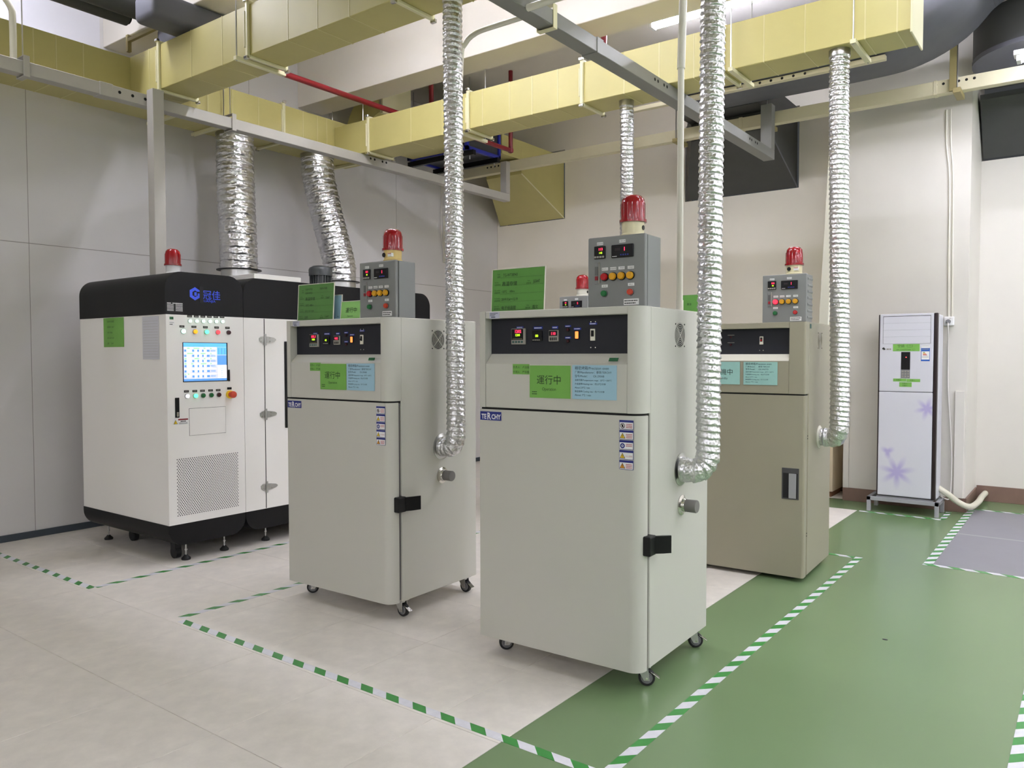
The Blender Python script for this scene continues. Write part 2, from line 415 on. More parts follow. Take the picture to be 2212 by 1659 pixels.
# ------------------------------------------------------------------ yellow ducts
def rect_duct(name, label, axis, a0, a1, b0, b1, z0, z1, flanges, seams, group=None):
    """axis 'x' : runs in X from a0 to a1 with Y b0..b1; axis 'y' the other way round"""
    t = thing(name, label, 'duct', ((a0, (b0+b1)/2, z0) if axis == 'x' else ((b0+b1)/2, a0, z0)))
    o = t.location
    def bx(mb, p0, p1, q0, q1, r0, r1, bv=0):
        if axis == 'x': mb.box(p0-o.x, p1-o.x, q0-o.y, q1-o.y, r0-o.z, r1-o.z, bv, 1)
        else: mb.box(q0-o.x, q1-o.x, p0-o.y, p1-o.y, r0-o.z, r1-o.z, bv, 1)
    cuts = [a0]+list(flanges)+[a1]
    for i in range(len(cuts)-1):
        mb = MB(); bx(mb, cuts[i]+.001, cuts[i+1]-.001, b0, b1, z0, z1, .004); mb.done('duct_section', M_DUCT, t, False)
    for f in flanges:
        mb = MB()
        e = .022; h = .014
        bx(mb, f-h, f+h, b0-e, b0, z0-e, z1+e, .004); bx(mb, f-h, f+h, b1, b1+e, z0-e, z1+e, .004)
        bx(mb, f-h, f+h, b0, b1, z0-e, z0, .004); bx(mb, f-h, f+h, b0, b1, z1, z1+e, .004)
        fl = mb.done('flange', M_FLANGE, t, False)
        for q in (b0-e, b1+e):
            for r in (z0-e, z1+e):
                mb = MB(); q0, r0 = (q-.012, r-.012); bx(mb, f-.02, f+.02, q0, q0+.024, r0, r0+.024, .004)
                mb.done('flange_corner', M_CHROME, fl, False)
        mb = MB()
        q = b0-e if axis == 'x' else b1
        bx(mb, f-.022, f-.010, q-.006, q+.012, z0+.05, z1-.05, .003); mb.done('flange_clip', M_FLANGE, fl, False)
    for f in seams:
        mb = MB()
        bx(mb, f-.004, f+.004, b0-.002, b0+.004, z0, z1); bx(mb, f-.004, f+.004, b1-.004, b1+.002, z0, z1)
        bx(mb, f-.004, f+.004, b0, b1, z0-.002, z0+.004)
        mb.done('seam_bead', mat('duct_seam', (205, 197, 142), .45), t, False)
    return t
WZ0, WZ1 = 3.60, 3.95
dW = rect_duct('exhaust_duct', 'yellow trunk duct running along the grey left wall', 'y', 1.0, 6.0, -6.80, -6.40, WZ0, WZ1,
               [2.3, 4.86], [1.3, 1.6, 1.9, 2.62, 2.78, 2.98, 3.8, 4.05, 4.3, 4.58, 5.1, 5.28, 5.4])
dN = rect_duct('exhaust_duct', 'nearer yellow branch duct crossing overhead from the upper left', 'x', -6.40, .6, 3.35, 3.65, WZ0, WZ1,
               [-5.94, -4.78, -3.34, -1.9], [-6.1, -5.5, -5.1, -4.35, -4.05, -3.75, -3.0, -2.6, -2.2, -1.5])
dF = rect_duct('exhaust_duct', 'farther yellow branch duct ending in mid air at upper right', 'x', -6.40, -.97, 5.50, 5.82, 3.55, 3.875,
               [-5.88, -4.58, -3.38, -2.20], [-5.3, -4.9, -4.42, -4.12, -3.88, -3.62, -3.0, -2.7, -2.42, -1.9, -1.62, -1.24, -1.05])
dB = rect_duct('exhaust_duct', 'unseen yellow branch duct added overhead to shade the nearer branch', 'x', -6.37, .6, 1.20, 1.50, WZ0, WZ1, [-5.0, -2.6], [-4.0, -3.3, -1.5])  # unseen branch, added to shade the nearer duct from lamps behind the camera
MB().box(0, .012, -.19, .19, -.03, .36, .003, 1).done('end_cap', M_FLANGE, dF, False).location = (5.43, 0, 0)
# collars where the hoses meet the ducts (parts of the ducts)
def collar(d, x, y, z, r):
    o = d.location
    MB().cyl((x-o.x, y-o.y, z-o.z+.002), (x-o.x, y-o.y, z-o.z-.045), r, 24).done('hose_collar', M_STEEL, d)
collar(dN, -3.035, 3.5, WZ0, .060); collar(dN, -1.447, 3.5, WZ0, .060)
collar(dF, -1.42, 5.6, 3.55, .068); collar(dF, -3.07, 5.67, 3.55, .060)
collar(dW, -6.58, 4.44, WZ0, .172); collar(dW, -6.58, 5.42, WZ0, .172)

# hangers under the ducts
def hanger(axis, a, b0, b1, z, label=None, rods=True):
    if axis == 'x':
        t = thing('duct_hanger', label or 'angle bar hanger under a yellow duct', 'hanger', (a, (b0+b1)/2, z), 0, 'angle bar hangers under the yellow ducts')
        e = (b1-b0)/2+.06
        MB().box(-.018, .018, -e, e, -.03, -.002, .002, 1).done('support_bar', M_FLANGE, t, False)
        for s in (-1, 1):
            if rods: MB().cyl((0, s*(e-.015), -.035), (0, s*(e-.015), CZ-z), .005, 6).done('hanger_rod', M_STEEL, t)
    else:
        t = thing('duct_hanger', label or 'angle bar hanger under a yellow duct', 'hanger', ((b0+b1)/2, a, z), 0, 'angle bar hangers under the yellow ducts')
        e = (b1-b0)/2+.06
        MB().box(-e, e, -.018, .018, -.03, -.002, .002, 1).done('support_bar', M_FLANGE, t, False)
        for s in (-1, 1):
            if rods: MB().cyl((s*(e-.015), 0, -.035), (s*(e-.015), 0, CZ-z), .005, 6).done('hanger_rod', M_STEEL, t)
for x in (-4.86, -2.5): hanger('x', x, 3.35, 3.65, WZ0)
for x in (-4.68, -2.12, -1.30): hanger('x', x, 5.50, 5.82, 3.55)
for y in (2.2, 3.75, 4.18, 5.86): hanger('y', y, -6.80, -6.40, WZ0, None, y > 3)

# ------------------------------------------------------------------ foil hoses
def hose(name, label, pts, R, pitch, depth, m, n=30, sub=8, jit=.0006, up=True):
    base = Vector(pts[0])
    P = smooth_path([Vector(p)-base for p in pts], .01)
    L = [0.]
    for a, b in zip(P[:-1], P[1:]): L.append(L[-1]+(b-a).length)
    total = L[-1]; N = int(total/pitch*sub); ring = []; i = 0; A = None
    vs = []; fs = []
    for k in range(N+1):
        s = total*k/N
        while i < len(L)-2 and L[i+1] < s: i += 1
        t = (s-L[i])/max(1e-9, L[i+1]-L[i]); p = P[i].lerp(P[i+1], t)
        d = (P[min(i+2, len(P)-1)]-P[max(i-1, 0)]).normalized()
        if A is None: A = d.orthogonal().normalized()
        A = (A-d*A.dot(d)).normalized(); B = d.cross(A)
        end = min(1, s/(.5*pitch), (total-s)/(.5*pitch))
        for q in range(n):
            th = 2*PI*q/n; ph = (s/pitch+q/n) % 1.
            if not up: ph = 1.-ph
            r = R-depth*(min(1., ph/.72) if ph < .84 else (1.-ph)/.16)*max(0, end)+random.gauss(0, jit)
            vs.append(p+(A*math.cos(th)+B*math.sin(th))*r+d*random.gauss(0, jit*.8))
    for k in range(N):
        for q in range(n): fs.append((k*n+q, k*n+(q+1) % n, (k+1)*n+(q+1) % n, (k+1)*n+q))
    o = MB().add(vs, fs).done(name, m, None, True, 55)
    o.location = base
    tag(o, label, 'hose'); return o
def loop_up(hole, xv, yv, top):
    h = Vector(hole); z = h.z
    return [h, (h.x+.045, h.y, z), (xv-.028, (h.y*.6+yv*.4), z+.008), (xv-.004, yv, z+.055), (xv, yv, z+.13), (xv, yv, z+.4), (top[0]*.5+xv*.5, yv, 2.4), (top[0], top[1], top[2]-.3), top]
HL = (-3.130, 3.505, .957); HC = (-1.565, 3.462, .957); HR = (-1.50, 5.62, .935)
hose('foil_hose', 'slim foil exhaust hose rising from the side of the left oven', loop_up((HL[0]+.012, HL[1], HL[2]), -3.02, 3.5, (-3.035, 3.5, 3.565)), .0585, .0315, .0065, M_FOIL)
hose('foil_hose', 'slim foil exhaust hose rising from the side of the foremost centre oven', loop_up((HC[0]+.012, HC[1], HC[2]), -1.455, 3.5, (-1.447, 3.5, 3.565)), .0585, .0315, .0065, M_FOIL)
hose('foil_hose', 'slim foil exhaust hose rising from the side of the olive grey oven', loop_up((HR[0]+.012, HR[1], HR[2]), -1.385, 5.58, (-1.42, 5.6, 3.515)), .066, .033, .0075, M_FOIL)
hose('foil_hose', 'foil exhaust hose dropping behind the large red beacon of the centre oven',
     [(-3.07, 5.67, 3.515), (-3.09, 5.72, 3.2), (-3.2, 5.92, 2.6), (-3.32, 6.12, 2.0), (-3.36, 6.18, 1.2), (-3.40, 6.18, 1.0), (-3.47, 6.18, .957)], .058, .033, .0065, M_FOIL, up=False)
hose('foil_hose', 'thick straight foil hose on the left half of the white test chamber', [(-6.52, 4.43, 2.318), (-6.53, 4.43, 2.6), (-6.57, 4.44, 3.1), (-6.58, 4.44, 3.565)], .172, .062, .0075, M_FOILB, 48, 8, .0030)
hose('foil_hose', 'thick leaning foil hose behind the motor of the white test chamber', [(-6.42, 5.58, 2.285), (-6.43, 5.57, 2.5), (-6.5, 5.50, 2.9), (-6.565, 5.43, 3.35), (-6.58, 5.42, 3.565)], .168, .062, .0075, M_FOILB, 48, 8, .0030)

# ------------------------------------------------------------------ trunking grid
def beam_box(mb, x0, x1, y0, y1, z0, z1, o): mb.box(x0-o[0], x1-o[0], y0-o[1], y1-o[1], z0-o[2], z1-o[2], .003, 1)
def trunk(label, segs, m, holes=(), joints=()):
    o = segs[0][0], segs[0][2], segs[0][4]
    t = thing('cable_trunking', label, 'trunking', o)
    for sg in segs:
        mb = MB(); beam_box(mb, *sg, o); mb.done('trunking_length', m, t, False)
    for sg in joints:
        mb = MB(); beam_box(mb, *sg, o); mb.done('joint_cover', m, t, False)
    for (ax, x, y, z) in holes:
        mb = MB()
        if ax == 'x': mb.cyl((x-o[0]-.004, y-o[1], z-o[2]), (x-o[0]+.001, y-o[1], z-o[2]), .012, 10)
        else: mb.cyl((x-o[0], y-o[1]+.004, z-o[2]), (x-o[0], y-o[1]-.001, z-o[2]), .012, 10)
        mb.done('cable_knockout', M_GAP, t)
    return t
hl = [('x', -5.985, 3.05+.1*k, 3.505) for k in range(4)]+[('x', -5.985, 5.62+k*.055, 3.52) for k in (0, 1, 3, 4)]
trunk('grey trunking under the trunk duct, ending in a short riser by the left wall',
      [(-6.08, -5.985, 1.2, 8.0, 3.455, 3.545), (-6.08, -5.985, 7.92, 8.0, 3.545, 3.95)], M_TRUNK, hl,
      [(-6.085, -5.980, 2.9, 3.0, 3.45, 3.55)])
trunk('dark grey trunking crossing overhead in front of the farther yellow duct',
      [(-2.72, -2.61, 1.2, 7.9, 3.455, 3.545), (-2.72, -2.61, 7.80, 7.9, 3.545, 3.99)], M_TRUNKD,
      [('x', -2.61, 5.25+k*.05, 3.51) for k in (0, 1, 3, 4)]+[('x', -2.61, 7.2+k*.05, 3.51) for k in (0, 1, 3, 4)],
      [(-2.726, -2.604, 4.42, 4.5, 3.449, 3.551)])
trunk('long cream trunking running across in front of the back wall openings',
      [(-6.9, 2.5, 8.0, 8.09, 3.845, 3.965)], M_TRUNKC,
      [('y', -1.2+.06*k, 8.0, 3.93) for k in range(6)]+[('y', -6.35+.06*k, 8.0, 3.93) for k in range(6)],
      [(-3.02, -2.98, 7.995, 8.095, 3.84, 3.97), (-1.22, -1.19, 7.995, 8.095, 3.84, 3.97)])
trunk('slim cream slotted channel under the grey insulated duct', [(-3.9, -1.45, 7.14, 7.20, 3.962, 4.002)], M_TRUNKC,
      [('y', -2.6+.1*k, 7.14, 3.982) for k in range(6)])
pt = thing('trunking_post', 'square grey trunking post dropping behind the white test chamber', 'post', (-5.93, 3.31, 0))
MB().box(-.045, .045, -.055, .038, 2.112, 3.575, .003, 1).done('post_body', M_TRUNK, pt, False)
tx = MB().box(-.035, .035, -.02, .02, 0, 3.22, .003, 1).done('cable_trunking', M_PVC); tx.location = (-1.778, 6.35, .002)
tx.rotation_euler = (0, .045, 0)
tag(tx, 'white trunking strip leaning upward behind the slim hose of the olive grey oven', 'trunking')
# brackets carrying the cream trunking
for x, lb in ((-3.68, 'tan bracket under the cream trunking behind the far foil hose'), (-2.695, 'tan bracket under the cream trunking beside the short white riser'), (-1.02, 'tan bracket under the cream trunking at the pillar')):
    b = thing('trunking_bracket', lb, 'bracket', (x, 8.0, 3.83))
    MB().box(-.03, .03, -.12, .15, -.03, .012, .002, 1).done('bracket_arm', M_OLIVE, b, False)
    MB().cyl((0, -.09, .01), (0, -.09, CZ-3.83), .006, 6).done('hanger_rod', M_STEEL, b)
b = thing('hanger_strap', 'tan flat strap holding the cream trunking beside the grey insulated duct', 'strap', (-1.06, 7.98, 3.845))
MB().box(-.03, .03, -.012, .004, .0, .9, .002, 1).done('strap_plate', M_OLIVE, b, False)

for x, y, lb in ((-6.0325, 2.40, 'grey clamp with rod on the left wall trunking, near the left frame edge'), (-6.0325, 4.03, 'grey clamp with rod on the left wall trunking, above the straight thick hose'), (-2.665, 3.93, 'cream clamp with rod on the dark overhead trunking')):
    b = thing('trunking_clamp', lb, 'clamp', (x, y, 3.45))
    MB().box(-.062, -.056, -.02, .02, -.008, .13, .001, 1).box(.056, .062, -.02, .02, -.008, .13, .001, 1).box(-.062, .062, -.02, .02, -.012, -.006, .001, 1).box(-.062, .062, -.02, .02, .126, .132, .001, 1).done('clamp_strap', M_TRUNK if x < -5 else M_FLANGE, b, False)
    MB().cyl((0, 0, .132), (0, 0, CZ-3.452), .005, 6).done('hanger_rod', M_STEEL, b)
# ------------------------------------------------------------------ conduits and red pipes
def pipe(name, label, cat, pts, r, m, step=.03, n=12, sharp=False):
    base = Vector(pts[0]); P = [Vector(p)-base for p in pts]
    if not sharp: P = smooth_path(P, step)
    o = MB().tube(P, r, n).done(name, m); o.location = base
    return tag(o, label, cat)
pipe('pvc_conduit', 'grey conduit bending down behind the hose of the left oven', 'conduit',
     [(-2.725, 3.75, 3.47), (-2.9, 3.75, 3.47), (-3.06, 3.75, 3.465), (-3.15, 3.75, 3.42), (-3.185, 3.75, 3.3), (-3.19, 3.74, 2.6), (-3.19, 3.74, 1.720)], .016, M_PVC)
pipe('pvc_conduit', 'grey conduit leaving the overhead trunking towards the frame top', 'conduit',
     [(-2.605, 3.65, 3.46), (-2.3, 3.65, 3.46), (-1.9, 3.65, 3.46), (-1.72, 3.65, 3.46), (-1.66, 3.64, 3.40), (-1.65, 3.62, 3.3), (-1.65, 3.6, 2.9)], .02, M_PVC)
pipe('pvc_conduit', 'curved white conduit rising from the trunking at the top left corner', 'conduit', [(-6.03, 2.34, 3.548), (-6.03, 2.34, 3.8), (-6.03, 2.33, 3.90), (-6.06, 2.26, 3.99), (-6.12, 2.1, 4.02), (-6.2, 1.7, 4.03)], .022, M_PVC)
pp = thing('pvc_pipe', 'upright white plastic pipe standing on the foremost centre oven', 'pipe', (-1.65, 3.60, 1.718))
MB().cyl((0, 0, 0), (0, 0, 1.25), .0155, 16).done('pipe_shaft', M_PVC, pp)
MB().cyl((0, 0, 0), (0, 0, .055), .0185, 16).done('pipe_socket', M_PVC, pp)
def red_pipe(label, segs, r=.027):
    o = Vector(segs[0][0]); t = thing('sprinkler_pipe', label, 'pipe', o)
    for sg in segs:
        MB().tube([Vector(p)-o for p in sg], r, 14).done('pipe_run', M_REDPIPE, t)
    for sg in segs[1:]:
        MB().lathe([(0, -r*1.35), (r*1.2, -r*.9), (r*1.35, 0), (r*1.2, r*.9), (0, r*1.35)], Vector(sg[0])-o, 14).done('elbow_joint', M_REDPIPE, t)
    return t
red_pipe('red sprinkler pipe passing over both yellow branch ducts', [[(-5.86, 4.36, 4.02), (-5.86, 6.4, 4.02)], [(-5.86, 6.4, 4.02), (-5.86, 6.4, CZ-.002)]])
red_pipe('red sprinkler pipe alongside the dark overhead trunking', [[(-3.50, 4.1, 4.12), (-3.50, 6.05, 4.12)], [(-3.50, 6.05, 4.12), (-3.50, 6.05, CZ-.002)]])
red_pipe('short red sprinkler pipe with an upright in front of the blue framed unit', [[(-5.415, 6.3, 3.85), (-5.415, 7.25, 3.85)], [(-5.415, 7.25, 3.85), (-5.415, 7.25, CZ-.002)]], .025)

# ------------------------------------------------------------------ blue framed fan unit and the ducts into the openings
fu = thing('fan_unit', 'blue framed fan unit hanging beyond the farther yellow duct', 'fan unit', (-6.84, 7.03, 3.90))
MB().box(.02, .94, .02, .62, .02, .46).done('casing', mat('dark_casing', (52, 54, 58), .5), fu, False)
bm_ = MB()
for y in (0, .60):
    for z in (0, .44): bm_.box(0, .96, y, y+.04, z, z+.04)
for x in (0, .92):
    for z in (0, .44): bm_.box(x, x+.04, 0, .64, z, z+.04)
    for y in (0, .60): bm_.box(x, x+.04, y, y+.04, 0, .48)
bm_.done('unit_frame', M_BLUEFR, fu, False)
MB().box(-.05, 1.0, .06, .11, -.06, -.001).done('support_rail', M_BLACK, fu, False)
MB().box(-.05, 1.0, .52, .57, -.06, -.001).done('support_rail', M_BLACK, fu, False)
for x in (.03, .93):
    for y in (.085, .545): MB().cyl((x, y, -.1), (x, y, CZ-3.9), .006, 6).done('hanger_rod', M_STEEL, fu)
MB().box(.1, .9, -.45, -.005, .0, .42, .01, 1).done('inlet_duct', M_DUCT, fu, False)

def hood(name, label, x0, xs_, x1, y0, zn, ys, y1, zt, zl, zw, m, md):
    """duct coming out of a wall opening (x0..x1): its bottom climbs from zw at the wall to zl at ys, narrowing to xs_..x1; a flat neck goes on to y0"""
    t = thing(name, label, 'duct', (x1, y0, zl))
    def V(x, y, z): return (x-x1, y-y0, z-zl)
    vs = []
    for x, y, z in ((xs_, ys, zl), (x0, y1, zw)): vs += [V(x, y, z), V(x1, y, z), V(x1, y, zt), V(x, y, zt)]
    fs = [(0, 1, 2, 3), (7, 6, 5, 4)]+[(k, 4+k, 4+(k+1) % 4, (k+1) % 4) for k in range(4)]
    MB().add(vs, fs).done('hood_body', m, t, False)
    if ys-y0 > .1: MB().box(xs_-x1, 0, 0, ys-y0-.001, zn-zl, zt-zl).done('hood_neck', m, t, False)
    a, b = Vector((.003, ys-y0, 0)), Vector((.003, y1-y0, zw-zl))
    MB().cyl(a, b, .007, 6).done('edge_strip', md, t)
    return t
hood('intake_hood', 'yellow hood duct sloping down into the left opening of the back wall', -6.985, -6.45, -5.885, 7.70, 3.985, 8.105, 9.098, 4.22, 3.81, 3.39, M_DUCT, M_FLANGE)
hood('intake_hood', 'dark grey insulated hood sloping down into the middle wall opening', -4.09, -3.59, -2.75, 7.79, 4.02, 8.105, 9.098, 4.30, 3.84, 3.41, M_INSULD, M_INSUL)
hood('intake_hood', 'dark grey insulated hood filling the right wall opening', -.955, -.95, 1.15, 8.90, 4.0, 8.905, 9.335, 4.03, 3.98, 3.50, M_INSULD, M_INSUL)

# big insulated duct: flat run then a swan neck upwards to the right
sw = thing('insulated_duct', 'large grey insulated duct with a swan neck behind the farther yellow duct', 'duct', (-4.0, 6.98, 4.0))
cl = [(.75, .30), (1.2, .30), (2.3, .30), (2.65, .33), (2.9, .44), (3.08, .62), (3.3, .74), (3.6, .78), (4.6, .80)]
cl = [(p.x, p.z) for p in smooth_path([(a, 0, b) for a, b in cl], .06)]
vs = []; fs = []
for i, (x, z) in enumerate(cl):
    a = cl[max(0, i-1)]; b = cl[min(len(cl)-1, i+1)]; d = Vector((b[0]-a[0], b[1]-a[1])).normalized(); nrm = Vector((-d.y, d.x))
    h = .29; r = .09; ht = .14
    for (yy, hh) in ((r, -h), (.04, -h+.04), (0, -h+r), (0, ht), (.80, ht), (.80, -h+.04), (.785, -h+.015), (.76, -h)):
        vs.append((x+nrm.x*hh, yy, z+nrm.y*hh))
for i in range(len(cl)-1):
    for k in range(8): fs.append((i*8+k, i*8+(k+1) % 8, (i+1)*8+(k+1) % 8, (i+1)*8+k))
MB().add(vs, fs).done('duct_run', M_INSUL, sw, True, 50)
MB().box(3.22, 3.30, -.03, .75, .40, 1.02, .02, 2).done('joint_band', M_INSUL, sw, False)
MB().box(3.62, 3.66, -.05, .77, .40, .46).done('support_bar', M_OLIVE, sw, False)
st = thing('insulated_hood', 'round dark grey insulated drum above the cream trunking at far right', 'duct', (-.40, 8.33, 4.10))
MB().cyl((0, 0, .03), (0, 0, .38), .55, 40).done('drum_wall', M_INSULD, st)
MB().cyl((0, 0, 0), (0, 0, .04), .555, 40).done('drum_base', M_INSUL, st)

# grey pipes, beam packing at upper left
ip = thing('insulated_pipe', 'upper dark grey lagged pipe at the top left corner', 'pipe', (-6.165, 1.0, 4.264))
MB().cyl((0, 0, 0), (0, 2.36, 0), .085, 20).done('lagging', M_INSULD, ip); MB().cyl((0, 2.36, 0), (0, 2.38, 0), .06, 20).done('pipe_end', M_GAP, ip)
ip = thing('insulated_pipe', 'lower dark grey lagged pipe at the top left corner', 'pipe', (-6.34, 1.0, 4.243))
MB().cyl((0, 0, 0), (0, 2.30, 0), .068, 20).done('lagging', M_INSULD, ip); MB().cyl((0, 2.30, 0), (0, 2.32, 0), .05, 20).done('pipe_end', M_GAP, ip)
br = thing('pipe_bracket', 'tan angle bracket at the ends of the lagged pipes', 'bracket', (-6.2, 3.41, 4.12))
MB().box(-.33, .26, -.015, .015, 0, .03, .002, 1).done('bracket_bar', M_OLIVE, br, False)
MB().box(.23, .265, -.016, .016, .03, .60, .002, 1).done('bracket_upright', M_OLIVE, br, False)
MB().box(-.345, -.31, -.016, .016, -.08, .06, .002, 1).done('bracket_foot', M_OLIVE, br, False)
for lb, loc, sz in (('lower short grey insulated box duct beside the lagged pipe ends', (-6.02, 3.44, 3.99), (.28, .50, .17)), ('upper short grey insulated box duct nearer the frame top', (-5.72, 3.10, 4.0), (.28, .86, .205))):
    gb = MB().box(-sz[0]/2, sz[0]/2, 0, sz[1], 0, sz[2], .045, 3).done('insulated_duct', M_INSUL); gb.location = loc
    tag(gb, lb, 'duct')
# yellow elbow above the fan unit
el = thing('duct_elbow', 'pale yellow quarter turn duct behind the farther branch duct', 'duct', (-6.30, 6.10, 3.90))
P = arc(0, 0, .62, 90, 180, 12)+[(-.62+.34, 0)]+arc(0, 0, .28, 180, 90, 10)
MB(frame((0, .4, 0), (1, 0, 0), (0, 0, 1), (0, -1, 0))).prism(P, 0, .4).done('elbow_body', M_DUCT, el, False)
MB().box(-.02, .02, -.02, .42, .25, .66).done('elbow_flange', M_FLANGE, el, False)
for y in (-.03, .43): MB().cyl((-.01, y, .3), (-.01, y, CZ-3.902), .006, 6).done('hanger_rod', M_STEEL, el)

# ------------------------------------------------------------------ shared small parts
def paper(name, M, u0, u1, v0, v1, m, parent, w=.0012, th=.0008):
    return MB(M).box(u0, u1, v0, v1, w-th, w).done(name, m, parent, False)
def dash_lines(name, M, rows, m, parent, w):
    """tiny unreadable print as rows of dashes: (u0, u1, v, height)"""
    mb = MB(M)
    for u0, u1, v, h in rows:
        u = u0
        while u < u1:
            l = min(u1-u, h*random.uniform(.6, 1.5)); mb.add([(u, v, w), (u+l, v, w), (u+l, v+h, w), (u, v+h, w)], [(0, 1, 2, 3)]); u += l+h*.25
    return mb.done(name, m, parent, False)
def button(M, u, v, r, m, bezel, parent, name, h=.012):
    b = MB(M).disc(u, v, r*1.18, 0, h*.45, 20).done(name, bezel, parent)
    MB(M).lathe([(r, 0), (r, h), (r*.85, h*1.25), (0, h*1.3)], (u, v, 0), 20).done('button_cap', m, b)
    return b
def beacon(parent, M, u, v, m=None):
    """revolving warning light standing on the frame's w = 0 plane; w is up"""
    b = MB(M).lathe([(.056, 0), (.056, .012), (.050, .016), (.052, .066), (.058, .070)], (u, v, 0), 28).done('beacon_base', m or M_CREAM, parent)
    d = MB(M).lathe([(.062, .066), (.062, .078), (.056, .080), (.055, .15), (.050, .172), (.038, .186), (.018, .192), (0, .193)], (u, v, 0), 32).done('beacon_dome', M_REDDOME, parent)
    mb = MB(M)
    for k in range(16):
        t = 2*PI*k/16; x, y = u+.0555*math.cos(t), v+.0555*math.sin(t)
        mb.cyl((u+.0545*math.cos(t), v+.0545*math.sin(t), .08), (u+.0540*math.cos(t), v+.0540*math.sin(t), .152), .0022, 5)
    mb.done('dome_rib', M_REDDOME, d)
    return b
UP = lambda x, y, z: frame((x, y, z), (1, 0, 0), (0, 1, 0), (0, 0, 1))

def caster(parent, x, y, z, rz, brake=True):
    """swivel caster, wheel touching z = 0; z = plate height"""
    c, s = math.cos(rz), math.sin(rz)
    M = frame((x, y, 0), (c, s, 0), (-s, c, 0), (0, 0, 1))
    r = .038; off = -.016
    mb = MB(M); mb.box(-.034, .034, -.03, .03, z-.008, z-.001)
    mb.cyl((0, 0, z-.02), (0, 0, z-.006), .02, 16)
    for sy in (-1, 1):
        y0, y1 = sorted((sy*.019, sy*.023))
        F = M @ frame((0, y1, 0), (1, 0, 0), (0, 0, 1), (0, -1, 0))
        mb2 = MB(F); mb2.prism([(off-.013, r-.01), (off+.013, r-.01), (.026, z-.018), (.02, z-.012), (-.022, z-.012)], 0, y1-y0)
        t = mb2.bm; t.verts.index_update()
        base = [mb.bm.verts.new(v.co) for v in t.verts]
        for f in t.faces: mb.bm.faces.new([base[v.index] for v in f.verts])
        t.free()
    fk = mb.done('caster', M_STEEL, parent)
    def wh(prof, nm, m):
        W = M @ frame((off, 0, r), (1, 0, 0), (0, 0, 1), (0, -1, 0))
        MB(W).lathe(prof+[prof[0]] if nm == 'wheel_tyre' else prof, (0, 0, 0), 28, nm != 'wheel_tyre').done(nm, m, fk)
    wh([(.027, -.0135), (.035, -.0135), (.038, -.009), (.038, .009), (.035, .0135), (.027, .0135)], 'wheel_tyre', M_RUBBER)
    wh([(.006, -.0142), (.018, -.0130), (.019, -.0105), (.022, -.0105), (.023, -.0130), (.0272, -.0125), (.0272, .0125), (.023, .0130), (.022, .0105), (.019, .0105), (.018, .0130), (.006, .0142)], 'wheel_hub', M_HUB)
    wh([(.0055, -.026), (.0055, .026)], 'axle_bolt', M_CHROME)
    if brake:
        MB(M @ frame((off-.024, 0, r+.020), (math.cos(.62), 0, math.sin(.62)), (0, 1, 0), (-math.sin(.62), 0, math.cos(.62)))).box(-.040, .012, -.014, .014, 0, .004, .0015, 1).done('brake_pedal', M_CHROME, fk)
    return fk

WARN = ((0, M_MAROON), (1, M_YELLOW), (2, M_NAVY), (1, M_YELLOW), (1, M_ORANGE))
def warning_stickers(F, u0, v1, parent):
    for i, (kind, m) in enumerate(WARN):
        t = v1-i*.0442; b = t-.041; u1 = u0+.069
        s = paper('warning_sticker', F, u0, u1, b, t, M_NAVY, parent)
        paper('sticker_field', F, u0+.002, u1-.002, b+.002, t-.010, M_WHITE, s, .0016, .0006)
        cu, cv = u0+.016, b+.016
        if kind == 1:
            MB(F).prism([(cu-.0135, cv-.011), (cu+.0135, cv-.011), (cu, cv+.013)], .0014, .0019).done('pictogram', M_INK, s, False)
            MB(F).prism([(cu-.010, cv-.0088), (cu+.010, cv-.0088), (cu, cv+.009)], .0018, .0022).done('pictogram_fill', m, s, False)
            MB(F).box(cu-.0012, cu+.0012, cv-.004, cv+.004, .0021, .0025).disc(cu, cv-.006, .0012, .0021, .0025, 8).done('pictogram_mark', M_INK, s, False)
        else:
            MB(F).disc(cu, cv, .0115, .0014, .0019, 20).done('pictogram', m, s, False)
            if kind == 0:
                MB(F).disc(cu, cv, .0088, .0018, .0021, 20).done('pictogram_fill', M_WHITE, s, False)
                MB(F).box(cu-.004, cu+.004, cv-.006, cv+.006, .002, .0024).done('pictogram_mark', M_INK, s, False)
                MB(F @ Matrix.Translation((cu, cv, 0)) @ Matrix.Rotation(-.78, 4, 'Z')).box(-.0095, .0095, -.0011, .0011, .0023, .0026).done('prohibition_bar', m, s, False)
            else:
                MB(F).ring(cu, cv, .003, .0055, .0018, .0022, 16).done('pictogram_mark', M_WHITE, s, False)
        if i == 3: text('lettering', '小心烫伤', .0085, at(F, u0+.030, b+.012), M_REDINK, s, w=.0019)
        else: dash_lines('lettering', F, [(u0+.033, u1-.006, b+.021-.007*k, .0036) for k in range(3 if kind != 2 else 2)], M_REDINK, s, .0019)

def meter(F, u0, u1, v0, v1, parent, name, m, disp, rows, keys=None, lip=.006):
    """panel meter: (digits, material, size, u, v) rows on a display"""
    b = MB(F).box(u0, u1, v0, v1, 0, .010, .002, 1).done(name, m, parent, False)
    d0, d1, e0, e1 = disp
    MB(F).box(d0, d1, e0, e1, .009, .0106).done('display', M_BLACK, b, False)
    for s, mm, sz, u, v in rows: text('digits', s, sz, at(F, u, v), mm, b, 'CENTER', w=.0112, bold=.018)
    if keys:
        km, pts, kw, kh = keys
        for (u, v) in pts: MB(F).box(u-kw/2, u+kw/2, v-kh/2, v+kh/2, .009, .0115, .0008, 1).done('key', km, b, False)
    return b

